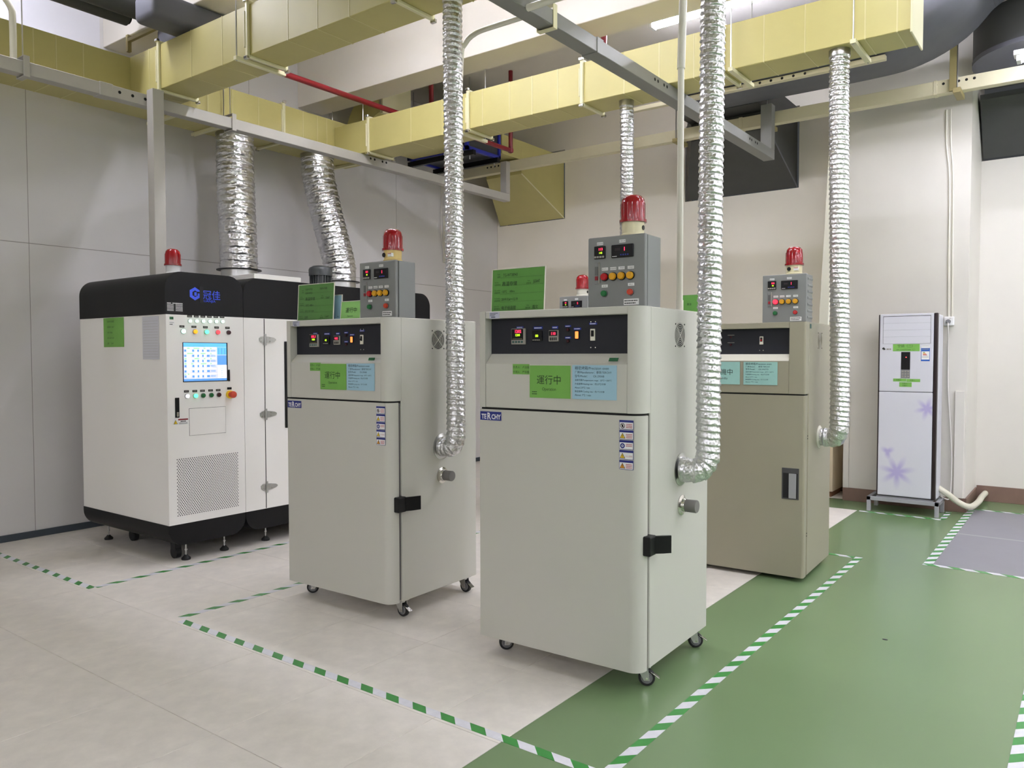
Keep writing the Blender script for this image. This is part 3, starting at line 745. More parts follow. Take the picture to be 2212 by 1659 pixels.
def oven(name, label, pose, W=.887, D=.771, zb=.099, zt=1.718, style='a', digits=('1202', '1200', '00', '110'), model=None, cast=True, rel=0.):
    t = thing(name, label, 'oven', (pose[0], pose[1], 0), pose[2])
    mp = M_OVEN if style != 'r' else M_OVENR
    fr = .069; bs = .092                      # door thickness, start of the body
    zs = 1.247; zd = 1.237
    # body
    MB().box(0, W, bs, D, zb, zt, .004, 1).done('cabinet_body', mp, t, False)
    MB().box(.01, W-.012, fr, bs+.001, zb+.01, zs, 0).done('door_gasket', M_GASKET, t, False)
    # door: right vertical corner widely rounded
    R = .058 if style != 'r' else .016
    def plan(x0, x1, y1, rl, rr): return [(x1, y1), (x0, y1)]+arc(x0+rl, rl, rl, 180, 270, 3)+arc(x1-rr, rr, rr, 270, 360, 8)
    d = MB(); d.prism(plan(0, W, fr, .008, R), zb, zd)
    MB().prism([(W-.008, bs), (.008, bs), (.008, .012)]+arc(W-max(R, .02), max(R, .02), max(R, .02)-.008, 270, 360, 8), zd-.004, zs+.004).done('shadow_gap', M_GAP, t, False)
    door = d.done('door', mp, t, True, 25)
    # head frame in four pieces with hairline joints
    a, b = (.040, .819); r0, r1 = 1.465, 1.683; gp = .0008
    MB().prism([(a-gp, bs), (0, bs)]+arc(.008, .008, .008, 180, 270, 3)+[(a-gp, 0)], zs, zt).done('left_stile', mp, t, True, 25)
    if style == 'r': b = W-.105
    MB().prism([(W, bs), (b+gp, bs), (b+gp, 0)]+arc(W-R, R, R, 270, 360, 8), zs, zt).done('right_stile', mp, t, True, 25)
    MB().box(a, b, 0, bs, r1, zt, .003, 1).done('top_rail', mp, t, False)
    MB().box(a, b, 0, bs, zs, r0, .003, 1).done('front_panel', mp, t, False)
    F = FRONT(0, 0)
    # sloping sill, side cheeks and the recessed control plate
    MB(frame((a, 0, 0), (0, 1, 0), (0, 0, 1), (1, 0, 0))).prism([(.001, r0), (bs, r0), (bs, 1.510), (.05, 1.510)], .003, b-a-.003).done('sloping_sill', M_CREAM if style == 'r' else mp, t, False)
    FP = FRONT(0, .05)
    MB(FP).box(a, b, 1.508, r1, -.01, 0).done('control_panel', M_DARK, t, False)
    cp = t
    def lab(u0, u1, v0, v1, par=cp):
        p = paper('label_strip', FP, u0, u1, v0, v1, M_BLUEL, par)
        dash_lines('lettering', FP, [(u0+.004, u1-.006, v0+(v1-v0)*.3, (v1-v0)*.35)], M_WHITE, p, .0016)
    if style != 'r':
        d1, d2, d3, d4 = digits
        m1 = meter(FP, .167, .250, 1.556, 1.633, cp, 'temperature_controller', M_GREY6, (.170, .239, 1.578, 1.630),
                   [(d1, M_DIGR, .020, .208, 1.612), (d2, M_DIGG, .015, .206, 1.596)], (M_TEAL, [(.180, 1.568), (.197, 1.568), (.214, 1.568), (.231, 1.568)], .012, .010))
        dash_lines('scale_marks', FP, [(.176, .234, 1.582, .0022)], M_OLIVE, m1, .0112)
        meter(FP, .289, .345, 1.571, 1.620, cp, 'alarm_controller', M_BLACK, (.292, .338, 1.582, 1.616),
              [(d3, M_DIGG, .017, .318, 1.590)], (M_GREY6, [(.298+.011*k, 1.576) for k in range(4)], .008, .005))
        m3 = meter(FP, .384, .438, 1.568, 1.621, cp, 'timer', M_GREY6, (.387, .433, 1.594, 1.618),
                   [(d4, M_DIGR, .018, .411, 1.599)], (M_BLACK, [(.395+.0105*k, 1.580) for k in range(4)], .006, .014))
        lab(.193, .234, 1.634, 1.643); lab(.294, .345, 1.628, 1.640); lab(.398, .432, 1.628, 1.640)
        lab(.470, .503, 1.634, 1.643); lab(.470, .503, 1.580, 1.590); lab(.517, .557, 1.620, 1.630); lab(.600, .640, 1.642, 1.651)
        for v in (1.622, 1.569): button(FP, .487, v, .0075, M_MAROON, M_BLACK, cp, 'indicator_lamp', .006)
        sb = MB(FP).box(.525, .548, 1.577, 1.616, 0, .006, .001, 1).done('rocker_switch', M_BLACK, cp, False)
        MB(FP).box(.528, .545, 1.580, 1.613, .004, .009, .002, 1).done('rocker', M_AMBER, sb, False)
        bu, bv = .620, 1.596
    else:
        for v in (1.628, 1.576):
            button(FP, .374+rel, v, .008, M_MAROON, M_BLACK, cp, 'indicator_lamp', .006)
            dash_lines('lettering', FP, [(.350+rel, .398+rel, v+.012, .004)], M_GREY6, cp, .001)
        bu, bv = .585+rel, 1.603
    k = MB(FP).box(bu-.012, bu+.012, bv-.027, bv+.027, 0, .007, .001, 1).done('breaker', M_CREAM, cp, False)
    MB(FP).box(bu-.007, bu+.007, bv-.008, bv+.020, .006, .0085).done('breaker_slot', M_BLACK, k, False)
    MB(FP).box(bu-.005, bu+.005, bv-.004, bv+.006, .008, .014, .001, 1).done('breaker_toggle', M_REDB if style == 'r' else M_BLACK, k, False)
    for u in (-.012, .012):
        for v in ((1.655, 1.538) if style != 'r' else (1.536,)):
            MB(FP).lathe([(.003, 0), (.003, .001), (0, .002)], (bu+u, v, 0), 10).done('screw_head', M_CHROME, cp)
    # side: fan guard, hose port, plug
    S = SIDE(W, 0)
    fu_, fv = (.409, 1.597) if style != 'r' else (.385, 1.603)
    FR = .058
    g = MB(S).disc(fu_, fv, FR, -.002, .0006, 32).done('fan_guard', M_GAP if style != 'r' else M_GREY6, t)
    mb = MB(S)
    for i in range(7):
        rr = .004+.0083*i; mb.ring(fu_, fv, rr, rr+.0026, .0006, .0016, 36)
    for an in (.785, 2.356):
        c_, s_ = math.cos(an), math.sin(an); h = .002
        mb.add([(fu_+c_*FR*i-s_*h*j, fv+s_*FR*i+c_*h*j, .0017) for i, j in ((-1, -1), (1, -1), (1, 1), (-1, 1))], [(0, 1, 2, 3)])
    mb.done('guard_rings', mp, g)
    for i in (-1, 1):
        for j in (-1, 1): MB(S).lathe([(.004, 0), (.004, .0015), (0, .0025)], (fu_+i*.052, fv+j*.052, 0), 10).done('screw_head', M_GAP, t)
    hu, hv = {'a': (.431, .957), 'b': (.439, .957), 'r': (.399, .935)}[style]
    MB(S).lathe([(.079, 0), (.079, .003), (.064, .006), (.060, .010)], (hu, hv, 0), 32).done('exhaust_port', M_STEEL if style != 'r' else M_CREAM, t)
    MB(S).cyl((hu, hv, .004), (hu, hv, .03), .0595, 28).done('port_spigot', M_FOIL, t)
    if style != 'r':
        q = MB(S).lathe([(.049, 0), (.049, .004), (.036, .010), (.034, .018), (.031, .024)], (.441, .783, 0), 32).done('test_port', M_CHROME, t)
        MB(S).lathe([(.026, .02), (.030, .03), (.031, .075), (.029, .079), (0, .080)], (.441, .783, 0), 28).done('port_plug', M_PLUG, q)
        # latch
        l = MB().box(W-.022, W+.030, .034, .098, .619, .706, .006, 2).done('door_latch', M_BLACK, t, False)
        MB(frame((0, 0, .624), (1, 0, 0), (0, 1, 0), (0, 0, 1))).prism([(W+.020, .090), (W+.032, .090), (W+.052, .130), (W+.066, .178), (W+.058, .184), (W+.040, .136)] if style != 'a' else [(W+.018, .092), (W+.030, .088), (W+.058, .112), (W+.082, .140), (W+.076, .147), (W+.046, .122)], 0, .078).done('latch_lever', M_BLACK, l, True, 30)
        lo = paper('logo_plate', F, .008, .137, 1.183, 1.226, M_NAVY, t)
        text('lettering', 'TE', .033, at(F, .016, 1.190), M_WHITE, lo, w=.0016, bold=.03, sx=.82)
        text('lettering', 'R', .046, at(F, .0505, 1.188), M_WHITE, lo, w=.0016, bold=.03, sx=.8)
        text('lettering', 'CHY', .033, at(F, .077, 1.190), M_WHITE, lo, w=.0016, bold=.03, sx=.82)
        warning_stickers(F, .782, 1.218, t)
        s = paper('asset_sticker', F, .066, .127, 1.683, 1.714, M_SCRL if False else mat('pale_lilac_paper', (186, 188, 206), .5), t)
        dash_lines('lettering', F, [(.070, .118, 1.707, .0025), (.070, .104, 1.701, .0025), (.070, .098, 1.695, .0025), (.078, .103, 1.687, .005)], M_INKB, s, .0016)
        MB(F).prism([(.733, 1.4755), (.775, 1.4755), (.781, 1.4915), (.739, 1.4915)], .006, .0135).done('green_mark', M_GREEND, t, False)
        n = paper('name_note', F, .206+rel, .303+rel, 1.412, 1.461, M_GREEN, t)
        text('lettering', '负责人：卢治国', .0135, at(F, .208+rel, 1.441), M_INKG, n, w=.0016)
        text('lettering', '代理人：严华春', .0135, at(F, .208+rel, 1.418), M_INKG, n, w=.0016)
        u0 = .306+rel*.6
        n = paper('status_card', F, u0, u0+.225, 1.303, 1.455, M_GREEN, t, .003, .0012)
        text('lettering', '運行中', .046, at(F, u0+.108, 1.371), M_INKG, n, 'CENTER', w=.0034)
        text('lettering', 'Operation', .0205, at(F, u0+.109, 1.338), M_INKG, n, 'CENTER', w=.0034, sx=.9)
        dash_lines('lettering', F, [(u0+.014, u0+.042, 1.329, .004), (u0+.014, u0+.042, 1.319, .004)], M_INKG, n, .0034)
        b0 = .541+rel*.2
    else:
        n = paper('status_card', F, .232+rel, .456+rel, 1.303, 1.458, M_TEALP, t, .004, .0012)
        text('lettering', '待機中', .046, at(F, .341+rel, 1.371), M_INK, n, 'CENTER', w=.0044)
        text('lettering', 'Standby', .0205, at(F, .341+rel, 1.338), M_INK, n, 'CENTER', w=.0044, sx=.9)
        b0 = .480+rel
        # recessed handle
        h = MB(F).box(.744+rel, .854+rel, .548, .756, -.001, .003, .0015, 1).done('handle_frame', mat('handle_grey', (64, 64, 66), .4), t, False)
        MB(F).box(.752+rel, .846+rel, .556, .722, .0025, .0034).done('handle_recess', M_GAP, h, False)
        MB(F).box(.790+rel, .838+rel, .556, .720, .003, .008, .0015, 1).done('handle_paddle', mat('handle_light', (150, 150, 152), .4), h, False)
        for v in (.30, .95):
            MB(S).disc(.075, v, .005, 0, .002, 10).disc(.075, v+.018, .005, 0, .002, 10).done('hinge_screw', M_GAP, t)
        MB(S).box(.10, .135, 1.68, 1.71, 0, .002).done('rating_tag', M_TEAL, t, False)
    bw = .228
    n = paper('data_card', F, b0, b0+bw, 1.303, 1.458, M_BLUEP if style != 'r' else M_TEALP, t, .003, .0012)
    L = (['精密烤箱/Precision oven', '厂牌/Manufacturer：泰琪/TERCHY', '型号/Model：      CK-290AB'] if style != 'r' else
         ['精密烤箱/Precision oven', '厂牌/Brand：    泰琪/TERCHY', '型号/Model：    CK-290ZTD'])
    L += ['温度范围/Temperature range：50℃～200℃', '升温速率/Heating rate：约2.5℃/分钟', 'About 2.5℃ / min', '降温速率/Cooling rate：约1℃/分钟', 'About 1℃ / min']
    SZ = (.0172, .0128, .0128, .0100, .0100, .0105, .0100, .0125)
    v = 1.438
    for s_, z_ in zip(L, SZ):
        text('lettering', s_, z_, at(F, b0+.014, v), M_INKB, n, w=.0034); v -= .0172
    if cast:
        caster(t, .085, .140, zb, .75, False); caster(t, W-.050, .135, zb, 3.6 if style == 'a' else 3.15); caster(t, W-.050, D-.065, zb, 3.7 if style == 'a' else 3.15); caster(t, .085, D-.08, zb, .3, False)
    else:
        for x in (.1, W-.1):
            for y in (.12, D-.1): MB().cyl((x, y, 0), (x, y, zb+.001), .03, 16).done('foot', M_RUBBER, t)
    return t

PC = (-2.458, 3.026, .022); PL = (-4.025, 3.061, .017); PR = (-2.514, 5.200, .04); P4 = (-4.385, 5.75, .02)
oven('precision_oven', 'off white oven nearest the camera, beside the green floor', PC, style='a', digits=('1202', '1200', '00', '110'))
oven('precision_oven', 'off white oven in the middle, left neighbour of the foremost one', PL, style='b', digits=('105.1', '1050', '40', '042'), rel=.015)
oven('precision_oven', 'olive grey oven with a standby card, behind on the right', PR, W=1.0, D=.735, zb=.03, zt=1.722, style='r', rel=.113, cast=False)
oven('precision_oven', 'hidden oven carrying the control box and beacon behind the foremost oven', P4, zt=1.70, style='a')

# ------------------------------------------------------------------ alarm control boxes with beacons
def control_box(label, x, y, z, rz, lit=False, d2='1', base=M_CREAM, top=('113', '145'), dv=('s',), vent=False):
    t = thing('control_box', label, 'control box', (x, y, z), rz)
    W, H, D = .286, .322, .165
    MB().box(0, W, .030, D, 0, H, .003, 1).done('box_body', M_BOX, t, False)
    MB().box(.006, W-.006, .022, .031, .006, H-.006).done('door_seal', M_GAP, t, False)
    MB().box(-.002, W+.002, 0, .023, -.0 , H+.002, .006, 2).done('box_door', M_BOX, t, False)
    F = FRONT(0, 0)
    o = .562
    m = meter(F, .597-o, .653-o, 1.951-1.726, 2.008-1.726, t, 'temperature_meter', M_BLACK, (.600-o, .650-o, .241, .279),
          [(top[0], M_DIGR, .0155, .632-o, .262), (top[1], M_DIGG, .012, .632-o, .2465)], (M_GREY6, [(.604-o+.0135*k, .2325) for k in range(4)], .011, .009))
    m = meter(F, .686-o, .794-o, .224, .281, t, 'counter', M_BLACK, (.694-o, .780-o, .247, .275), [(d2, M_DIGR, .023, .753-o, .2525), ('888', mat('unlit_segment', (44, 36, 38), .4), .018, .718-o, .254)],
          (M_BLUEL, [(.735-o+.0115*k, .235) for k in range(4)], .007, .006))
    dash_lines('lettering', F, [(.692-o, .715-o, .228, .003)], M_WHITE, m, .0112)
    def tab(u, v, s=None, wd=.031, h=.013):
        p = paper('name_tab', F, u-wd/2, u+wd/2, v-h/2, v+h/2, M_WHITE, t, .002, .0018)
        text('lettering', s, .0075, at(F, u, v-.003), M_INK, p, 'CENTER', w=.0024)
    tab(.624-o, .294, '温控仪表'); tab(.738-o, .297, '计数仪表')
    for u, s in ((.650-o, '系统停止'), (.692-o, '超温报警'), (.734-o, '一号指示'), (.780-o, '二号指示')): tab(u, .177, s)
    tab(.649-o, .100, '启 动'); tab(.782-o, .101, '停 止')
    for i, u in enumerate((.650, .693, .736, .780)):
        button(F, u-o, .141, .0165, (M_REDLIT if lit else M_REDB) if i == 0 else M_YELB, M_BLACK, t, 'pilot_lamp', .016)
    button(F, .648-o, .066, .0140, M_GRNB, M_SILV, t, 'push_button', .014); button(F, .780-o, .067, .0140, M_ORB if not lit else M_REDB, M_SILV, t, 'push_button', .014)
    b = MB(F).box(.597-o, .618-o, .110, .209, 0, .004, .001, 1).done('breaker_window', M_BOX, t, False)
    MB(F).box(.600-o, .615-o, .150, .190, .003, .006).done('breaker_face', mat('breaker_grey', (92, 94, 94), .5), b, False)
    MB(F).box(.601-o, .616-o, .128, .146, .003, .009, .001, 1).done('breaker_toggle', mat('dark_red', (132, 24, 34), .4), b, False)
    MB(F).box(.620-o, .624-o, .112, .209, 0, .006).done('window_rail', M_CHROME, b, False)
    p = paper('maker_label', F, .746-o, .820-o, .010, .037, M_WHITE, t, .002, .0018)
    dash_lines('lettering', F, [(.750-o, .815-o, .026, .005), (.750-o, .806-o, .015, .005)], M_INK, p, .0024)
    if vent:
        S = SIDE(W, 0)
        for k in range(7):
            MB(S).cyl((.036, .035+.043*k, -.0075), (.160, .035+.043*k, -.0075), .012, 14).done('vent_louver', M_BOX, t)
    beacon(t, UP(.185, .085, H), 0, 0, base)
    bb = frame((.185, .085, H), (1, 0, 0), (0, 1, 0), (0, 0, 1))
    for s in dv:
        if s == 'f':
            MB(FRONT(.185, .034, H)).disc(-.022, .040, .013, -.02, .001, 18).done('beacon_grommet', M_BLACK, t)
            q = MB(FRONT(.185, .036, H)).box(.008, .038, .028, .048, -.022, .002).done('beacon_sticker', M_WHITE, t, False)
            dash_lines('lettering', FRONT(.185, .036, H), [(.010, .036, .043, .004)], M_REDB, q, .0026)
        else:
            MB(SIDE(.185+.051, .085, H)).disc(.0, .040, .011, -.02, .002, 18).done('beacon_grommet', M_BLACK, t)
    return t
def on_top(p, lx, ly, z):
    c, s = math.cos(p[2]), math.sin(p[2]); return (p[0]+lx*c-ly*s, p[1]+lx*s+ly*c, z)
x, y, z = on_top(PC, .572, .088, 1.718); control_box('grey control box on the foremost oven, beacon with a cream base', x, y, z, .022, base=M_IVORY)
x, y, z = on_top(PL, .578, .074, 1.718); control_box('grey control box on the middle oven, beacon with a yellowed base', x, y, z, .017, base=mat('yellowed_plastic', (216, 190, 122), .45), dv=('f',), top=('121', '40'))
x, y, z = on_top(PR, .688, .100, 1.722); control_box('grey control box on the olive oven, red lamp lit and louvred side', x, y, z, .04, lit=True, base=M_IVORY, dv=('f',), top=('123', '98'), vent=True)
x, y, z = on_top(P4, .560, .085, 1.700); control_box('small looking grey control box showing 2, half hidden behind the foremost oven', x, y, z, .02, d2='2', top=('05', '40'))

# ------------------------------------------------------------------ cards standing on the ovens
def stand_card(name, label, x, y, z, w, h, rz, m, lines=(), acryl=True, tilt=-.06, base=True):
    t = thing(name, label, 'sign', (x, y, z), rz)
    M = Matrix.Rotation(tilt, 4, 'X') @ FRONT(0, 0, .0)
    MB(M).box(0, w, .004, h, -.001, 0).done('paper_sheet', m, t, False)
    if acryl:
        MB(M).box(-.003, w+.003, .0, h+.004, -.004, -.0015, .0008, 1).done('acrylic_back', M_ACRYL, t, False)
        MB(M).box(-.0035, -.0005, 0, h+.004, -.004, .002).box(w+.0005, w+.0035, 0, h+.004, -.004, .002).box(-.0035, w+.0035, h+.001, h+.004, -.004, .002).done('acrylic_edge', M_CREAM, t, False)
    if base:
        MB().box(-.018, w+.006, -.012, .032, 0, .004, .001, 1).done('sign_foot', mat('smoked_acrylic', (60, 66, 62), .15), t, False)
    for s, sz, u, v, mm, sx in lines: text('lettering', s, sz, at(M, u, v), mm, t, w=.0012, sx=sx)
    return t
def test_card(v):
    q = []
    for i, (a, b) in enumerate((('Model', '品名'), ('Test Item', '试验项目'), ('Test condition', '试验条件'), ('Test Duration', '试验时间'), ('Sender Unit', '送样单位'))):
        yy = .176-.040*i
        q += [(a, .0085, .014 if i != 0 else .030, yy+.010, M_INKG, .75), (b, .0095, .014 if i else .030, yy-.003, M_INKG, 1)]
    q += [('Tester', .0085, .212, .146, M_INKG, .75), ('试验员', .0095, .206, .133, M_INKG, 1), ('Client', .0085, .212, .026, M_INKG, .75), ('委托者', .0095, .206, .013, M_INKG, 1)]
    return q+v
def rules(t, w, M=None):
    M = Matrix.Rotation(-.06, 4, 'X') @ FRONT(0, 0, 0)
    mb = MB(M)
    for i in range(5): mb.box(.05, w-.006, .170-.040*i, .1706-.040*i, 0, .0006)
    mb.done('ruled_line', M_INKG, t, False)
c = stand_card('sign_holder', 'dark green handwritten test card standing on the foremost oven', *on_top(PC, .022, .075, 1.718), .312, .212, .022, M_GREEN2,
    test_card([('TG-WT38943', .021, .066, .176, M_INK, .72), ('高温存储', .023, .060, .132, M_INK, 1), ('JLS647', .020, .248, .138, M_INK, .7),
               ('120℃    100hrs', .016, .060, .096, M_INK, .75), ('2019.12.6～12.19', .019, .060, .056, M_INK, .72), ('电子组品管', .020, .060, .013, M_INK, .9), ('周文', .019, .246, .013, M_INK, .9)]))
rules(c, .312)
c = stand_card('sign_holder', 'dark green handwritten test card standing on the middle oven', *on_top(PL, .035, .062, 1.718), .322, .222, .017, mat('olive_green_card', (78, 128, 58), .35, var=.08, vscale=4, coat=.2),
    test_card([('5G6P-HT452', .017, .064, .188, M_INK, .72), ('5G6P-HT480', .017, .196, .188, M_INK, .72), ('5G6P-HT433', .017, .064, .165, M_INK, .72), ('高温存储', .022, .066, .126, M_INK, 1), ('2.5647', .017, .252, .130, M_INK, .75),
               ('105℃  408hrs', .016, .070, .090, M_INK, .75), ('2019.12.18～12.28', .015, .064, .054, M_INK, .72), ('品管', .017, .064, .014, M_INK, .9), ('2.5647', .017, .250, .016, M_INK, .75)]))
rules(c, .322)
stand_card('blue_card', 'pale blue card mostly hidden behind the green card on the middle oven', *on_top(PL, .150, .11, 1.718), .225, .150, .017, M_BLUEP, (('About', .008, .19, .02, M_INKB, .8),), True, -.06)
stand_card('status_sign', 'light green operation sign standing between card and box on the middle oven', *on_top(PL, .400, .085, 1.718), .165, .106, .017, M_GREENL,
    (('運行中', .033, .038, .042, M_INKG, 1), ('Operation', .013, .056, .016, M_INKG, .9)), True, -.10)
stand_card('green_card', 'green card standing behind the white plastic pipe on the olive oven', *on_top(PR, .05, .2, 1.722), .235, .225, .04, M_GREEN2, (('高温', .018, .05, .15, M_INKG, 1),), True, -.05)
stand_card('green_card', 'strip of green card seen low behind the foremost oven', *on_top(P4, .30, .2, 1.700), .225, .190, .02, M_GREEN2, (), False, -.05)

# ------------------------------------------------------------------ large white test chamber by the left wall
tc = thing('test_chamber', 'large white test chamber with black cap and lit screen by the left wall', 'test chamber', (-5.30, 3.0, 0))
DX = -1.285
def slab(name, y0, y1, z0, z1, m, rt=0., rb=0., x0=DX, x1=0.):
    P = []
    P += arc(y0+rb, z0+rb, rb, 180, 270, 8) if rb else [(y0, z0)]
    P += arc(y1-rb, z0+rb, rb, 270, 360, 8) if rb else [(y1, z0)]
    P += arc(y1-rt, z1-rt, rt, 0, 90, 10) if rt else [(y1, z1)]
    P += arc(y0+rt, z1-rt, rt, 90, 180, 10) if rt else [(y0, z1)]
    return MB(frame((0, 0, 0), (0, 1, 0), (0, 0, 1), (1, 0, 0))).prism(P, x0, x1).done(name, m, tc, True, 22)
Y1, Y2 = .631, 2.75
slab('chamber_body', 0, Y1-.002, .282, 1.80, M_CHAMB); slab('chamber_body', Y1+.002, Y2, .282, 1.80, M_CHAMB)
slab('chamber_cap', -.004, Y1-.002, 1.80, 2.11, M_BLKPAINT, rt=.125); slab('chamber_cap', Y1+.002, Y2+.004, 1.80, 2.11, M_BLKPAINT, rt=.125)
slab('chamber_base', -.004, Y1-.002, .126, .282, M_BLKPAINT, rb=.125); slab('chamber_base', Y1+.002, Y2+.004, .126, .282, M_BLKPAINT, rb=.125)
C_ = SIDE(0, 0)
MB(C_).box(-.001, .026, .283, 1.799, 0, .003).done('corner_post', M_CHAMB, tc, False)
def foot(x, y):
    f = MB().lathe([(.032, 0), (.034, .012), (.016, .03), (.012, .036)], (x, y, 0), 20).done('levelling_foot', M_RUBBER, tc)
    MB().cyl((x, y, .034), (x, y, .15), .006, 10).cyl((x, y, .07), (x, y, .08), .011, 6).done('foot_bolt', M_STEEL, f)
for x, y in ((-.06, .16), (-.08, .49), (-.10, .88), (-1.165, .135), (-1.165, .5), (-.1, 1.4), (-.1, 2.4), (-1.16, 2.4)): foot(x, y)
for y in (.24, .55): MB().cyl((-.96, y-.02, .045), (-.96, y+.02, .045), .045, 18).box(-.99, -.93, y-.025, y+.025, .06, .14).done('castor_wheel', M_RUBBER, tc)
MB().cyl((-.16, .12, .045), (-.16, .16, .045), .045, 18).box(-.19, -.13, .115, .165, .06, .14).done('castor_wheel', M_RUBBER, tc)
# cap emblem, rating plate
cx, cy, R = .228, 1.958, .048
hx = lambda r: [(cx+r*math.sin(PI/3*k), cy+r*math.cos(PI/3*k)) for k in range(6)]
e = MB(C_).prism(hx(R)[::-1], .0005, .0015).done('logo_emblem', M_LOGO, tc, False)
MB(C_).prism(hx(.024)[::-1], .0012, .0022).done('emblem_core', M_BLKPAINT, e, False)
MB(C_).box(cx+.01, cx+.06, cy+.004, cy+.016, .0012, .0022).done('emblem_cut', M_BLKPAINT, e, False)
MB(C_).box(cx-.006, cx+.012, cy-.014, cy+.012, .002, .003).done('emblem_bar', M_LOGO, e, False)
MB(C_).box(cx+.036, cx+.066, cy-.06, cy+.055, .0024, .0032).done('torn_film', M_BLACK, e, False)
text('logo_lettering', '冠佳', .074, at(C_, .288, 1.927), M_LOGO, tc, w=.0022)
text('logo_lettering', 'GUANJIA', .024, at(C_, .276, 1.902), M_LOGO, tc, w=.0022, sx=1.2)
p = paper('rating_plate', C_, .004, .136, 1.807, 1.889, M_BLACK, tc, .0016)
dash_lines('lettering', C_, [(.010, .040, 1.877, .006), (.050, .128, 1.877, .006)]+[(.010, .06, 1.868-.0085*k, .004) for k in range(6)]+[(.075, .128, 1.868-.0085*k, .004) for k in range(6)], M_WHITE, p, .0019)
p = paper('green_tag', C_, .014, .057, 1.764, 1.783, M_GREEND, tc)
p = paper('asset_sticker', C_, .014, .064, 1.722, 1.748, M_WHITE, tc)
dash_lines('lettering', C_, [(.018, .06, 1.740, .003), (.024, .05, 1.726, .006)], M_INK, p, .0016)
# indicator rows
def led(u, v, m, bez=M_BLACK, r=.0125, lab=.0, name='indicator_lamp'):
    b = button(C_, u, v, r, m, bez, tc, name, .013)
    p = paper('label_strip', C_, u-.019+lab, u+.019+lab, v+.027, v+.043, M_BLACK, tc)
    dash_lines('lettering', C_, [(u-.013+lab, u+.013+lab, v+.033, .005)], M_GREY6, p, .0016)
for k in range(6): led(.182+.053*k, 1.757+.001*k, M_GRNLEDW, M_SILV, .0115)
for u, m in ((.129, M_GRNLEDW), (.223, M_ORLED), (.315, M_GRNLED), (.408, M_REDLED), (.499, M_MAROON)): led(u, 1.681, m, M_SILV, .0155, -.008)
for u, m in ((.152, M_WHTLED), (.218, M_GRNLED), (.280, M_GRNB), (.346, M_GRNB), (.409, M_MAROON)): led(u, 1.210, m, M_SILV, .0155, -.004)
p = paper('label_strip', C_, .482, .520, 1.246, 1.264, M_BLACK, tc)
e = MB(C_).cyl((.500, 1.209, 0), (.500, 1.209, .022), .030, 24).done('emergency_stop', M_YELLOW, tc)
MB(C_).lathe([(.022, .02), (.024, .034), (.027, .05), (.024, .062), (.012, .068), (0, .069)], (.500, 1.209, 0), 24).done('stop_knob', M_ORB, e)
# touch screen
s = MB(C_).box(.123, .489, 1.312, 1.602, -.002, .0035, .002, 1).done('touch_screen', M_BLACK, tc, False)
def cell(u0, u1, v0, v1, m, w=.0042): MB(C_).box(u0, u1, v0, v1, .003, w).done('screen_area', m, s, False)
cell(.128, .478, 1.318, 1.598, M_SCRL, .0040)
cell(.128, .478, 1.570, 1.598, M_SCRB); cell(.128, .478, 1.318, 1.334, M_SCRD)
cell(.399, .478, 1.512, 1.568, M_SCRB); cell(.399, .478, 1.436, 1.508, M_SCRD); cell(.404, .478, 1.338, 1.432, M_SCRW)
for k in range(6):
    v = 1.540-.0378*k
    cell(.132, .392, v+.013, v+.024, M_SCRW)
    for u0, u1 in ((.152, .185), (.215, .238), (.252, .274), (.290, .308)): cell(u0, u1, v-.006, v+.010, M_SCRW)
    for u0, u1 in ((.134, .150), (.196, .212), (.236, .250), (.274, .288), (.314, .336)): cell(u0, u1, v-.006, v+.009, M_SCRD, .0044)
    for u0, u1 in (((.155, .178), (.205, .256), (.285, .305), (.338, .355)), ((.155, .205), (.262, .305), (.338, .355)), ((.132, .152), (.212, .254), (.286, .305), (.338, .355)),
                   ((.132, .152), (.185, .205), (.262, .310), (.338, .355)), (), ((.132, .148), (.158, .172)))[k]: cell(u0, u1, v+.014, v+.023, M_SCRG, .0046)
    dash_lines('screen_print', C_, [(.345, .385, v-.004, .004), (.345, .385, v+.004, .004)], M_SCRD, s, .0046)
for k in range(3): cell(.408+.026*k, .414+.026*k, 1.516, 1.560, M_SCRD, .0046)
dash_lines('screen_print', C_, [(.430, .452, 1.345+.009*k, .004) for k in range(9)], M_SCRD, s, .0046)
MB(C_).box(.490, .503, 1.310, 1.398, 0, .010, .002, 1).done('screen_latch', M_BLACK, tc, False)
# slot handle, warning plate, small hatch
h = MB(C_).box(.058, .090, 1.058, 1.202, 0, .006, .002, 1).done('swing_handle', M_BLACK, tc, False)
MB(C_).box(.066, .083, 1.066, 1.098, .005, .012, .002, 1).done('handle_lock', M_CHROME, h, False)
p = paper('warning_plate', C_, .038, .160, 1.006, 1.050, M_WHITE, tc, .0016)
MB(C_).prism([(.044, 1.012), (.076, 1.012), (.060, 1.042)], .0014, .0022).done('pictogram', M_INK, p, False)
MB(C_).prism([(.0475, 1.014), (.0725, 1.014), (.060, 1.038)], .0021, .0026).done('pictogram_fill', M_YELLOW, p, False)
MB(C_).prism([(.0595, 1.016), (.062, 1.024), (.0595, 1.024), (.061, 1.032), (.057, 1.023), (.060, 1.023)], .0025, .003).done('pictogram_mark', M_INK, p, False)
paper('warning_band', C_, .080, .157, 1.038, 1.048, mat('dark_red', (132, 24, 34), .4), p, .0022)
dash_lines('lettering', C_, [(.098, .140, 1.026, .007), (.086, .152, 1.018, .003), (.086, .152, 1.011, .003)], M_INK, p, .0022)
hb = MB(C_).box(.166, .466, .919, 1.1195, 0, .0008).done('hatch_shadow', M_GAP, tc, False)
MB(C_).box(.168, .464, .921, 1.1175, .0, .0022).done('service_hatch', M_CHAMB, tc, False)
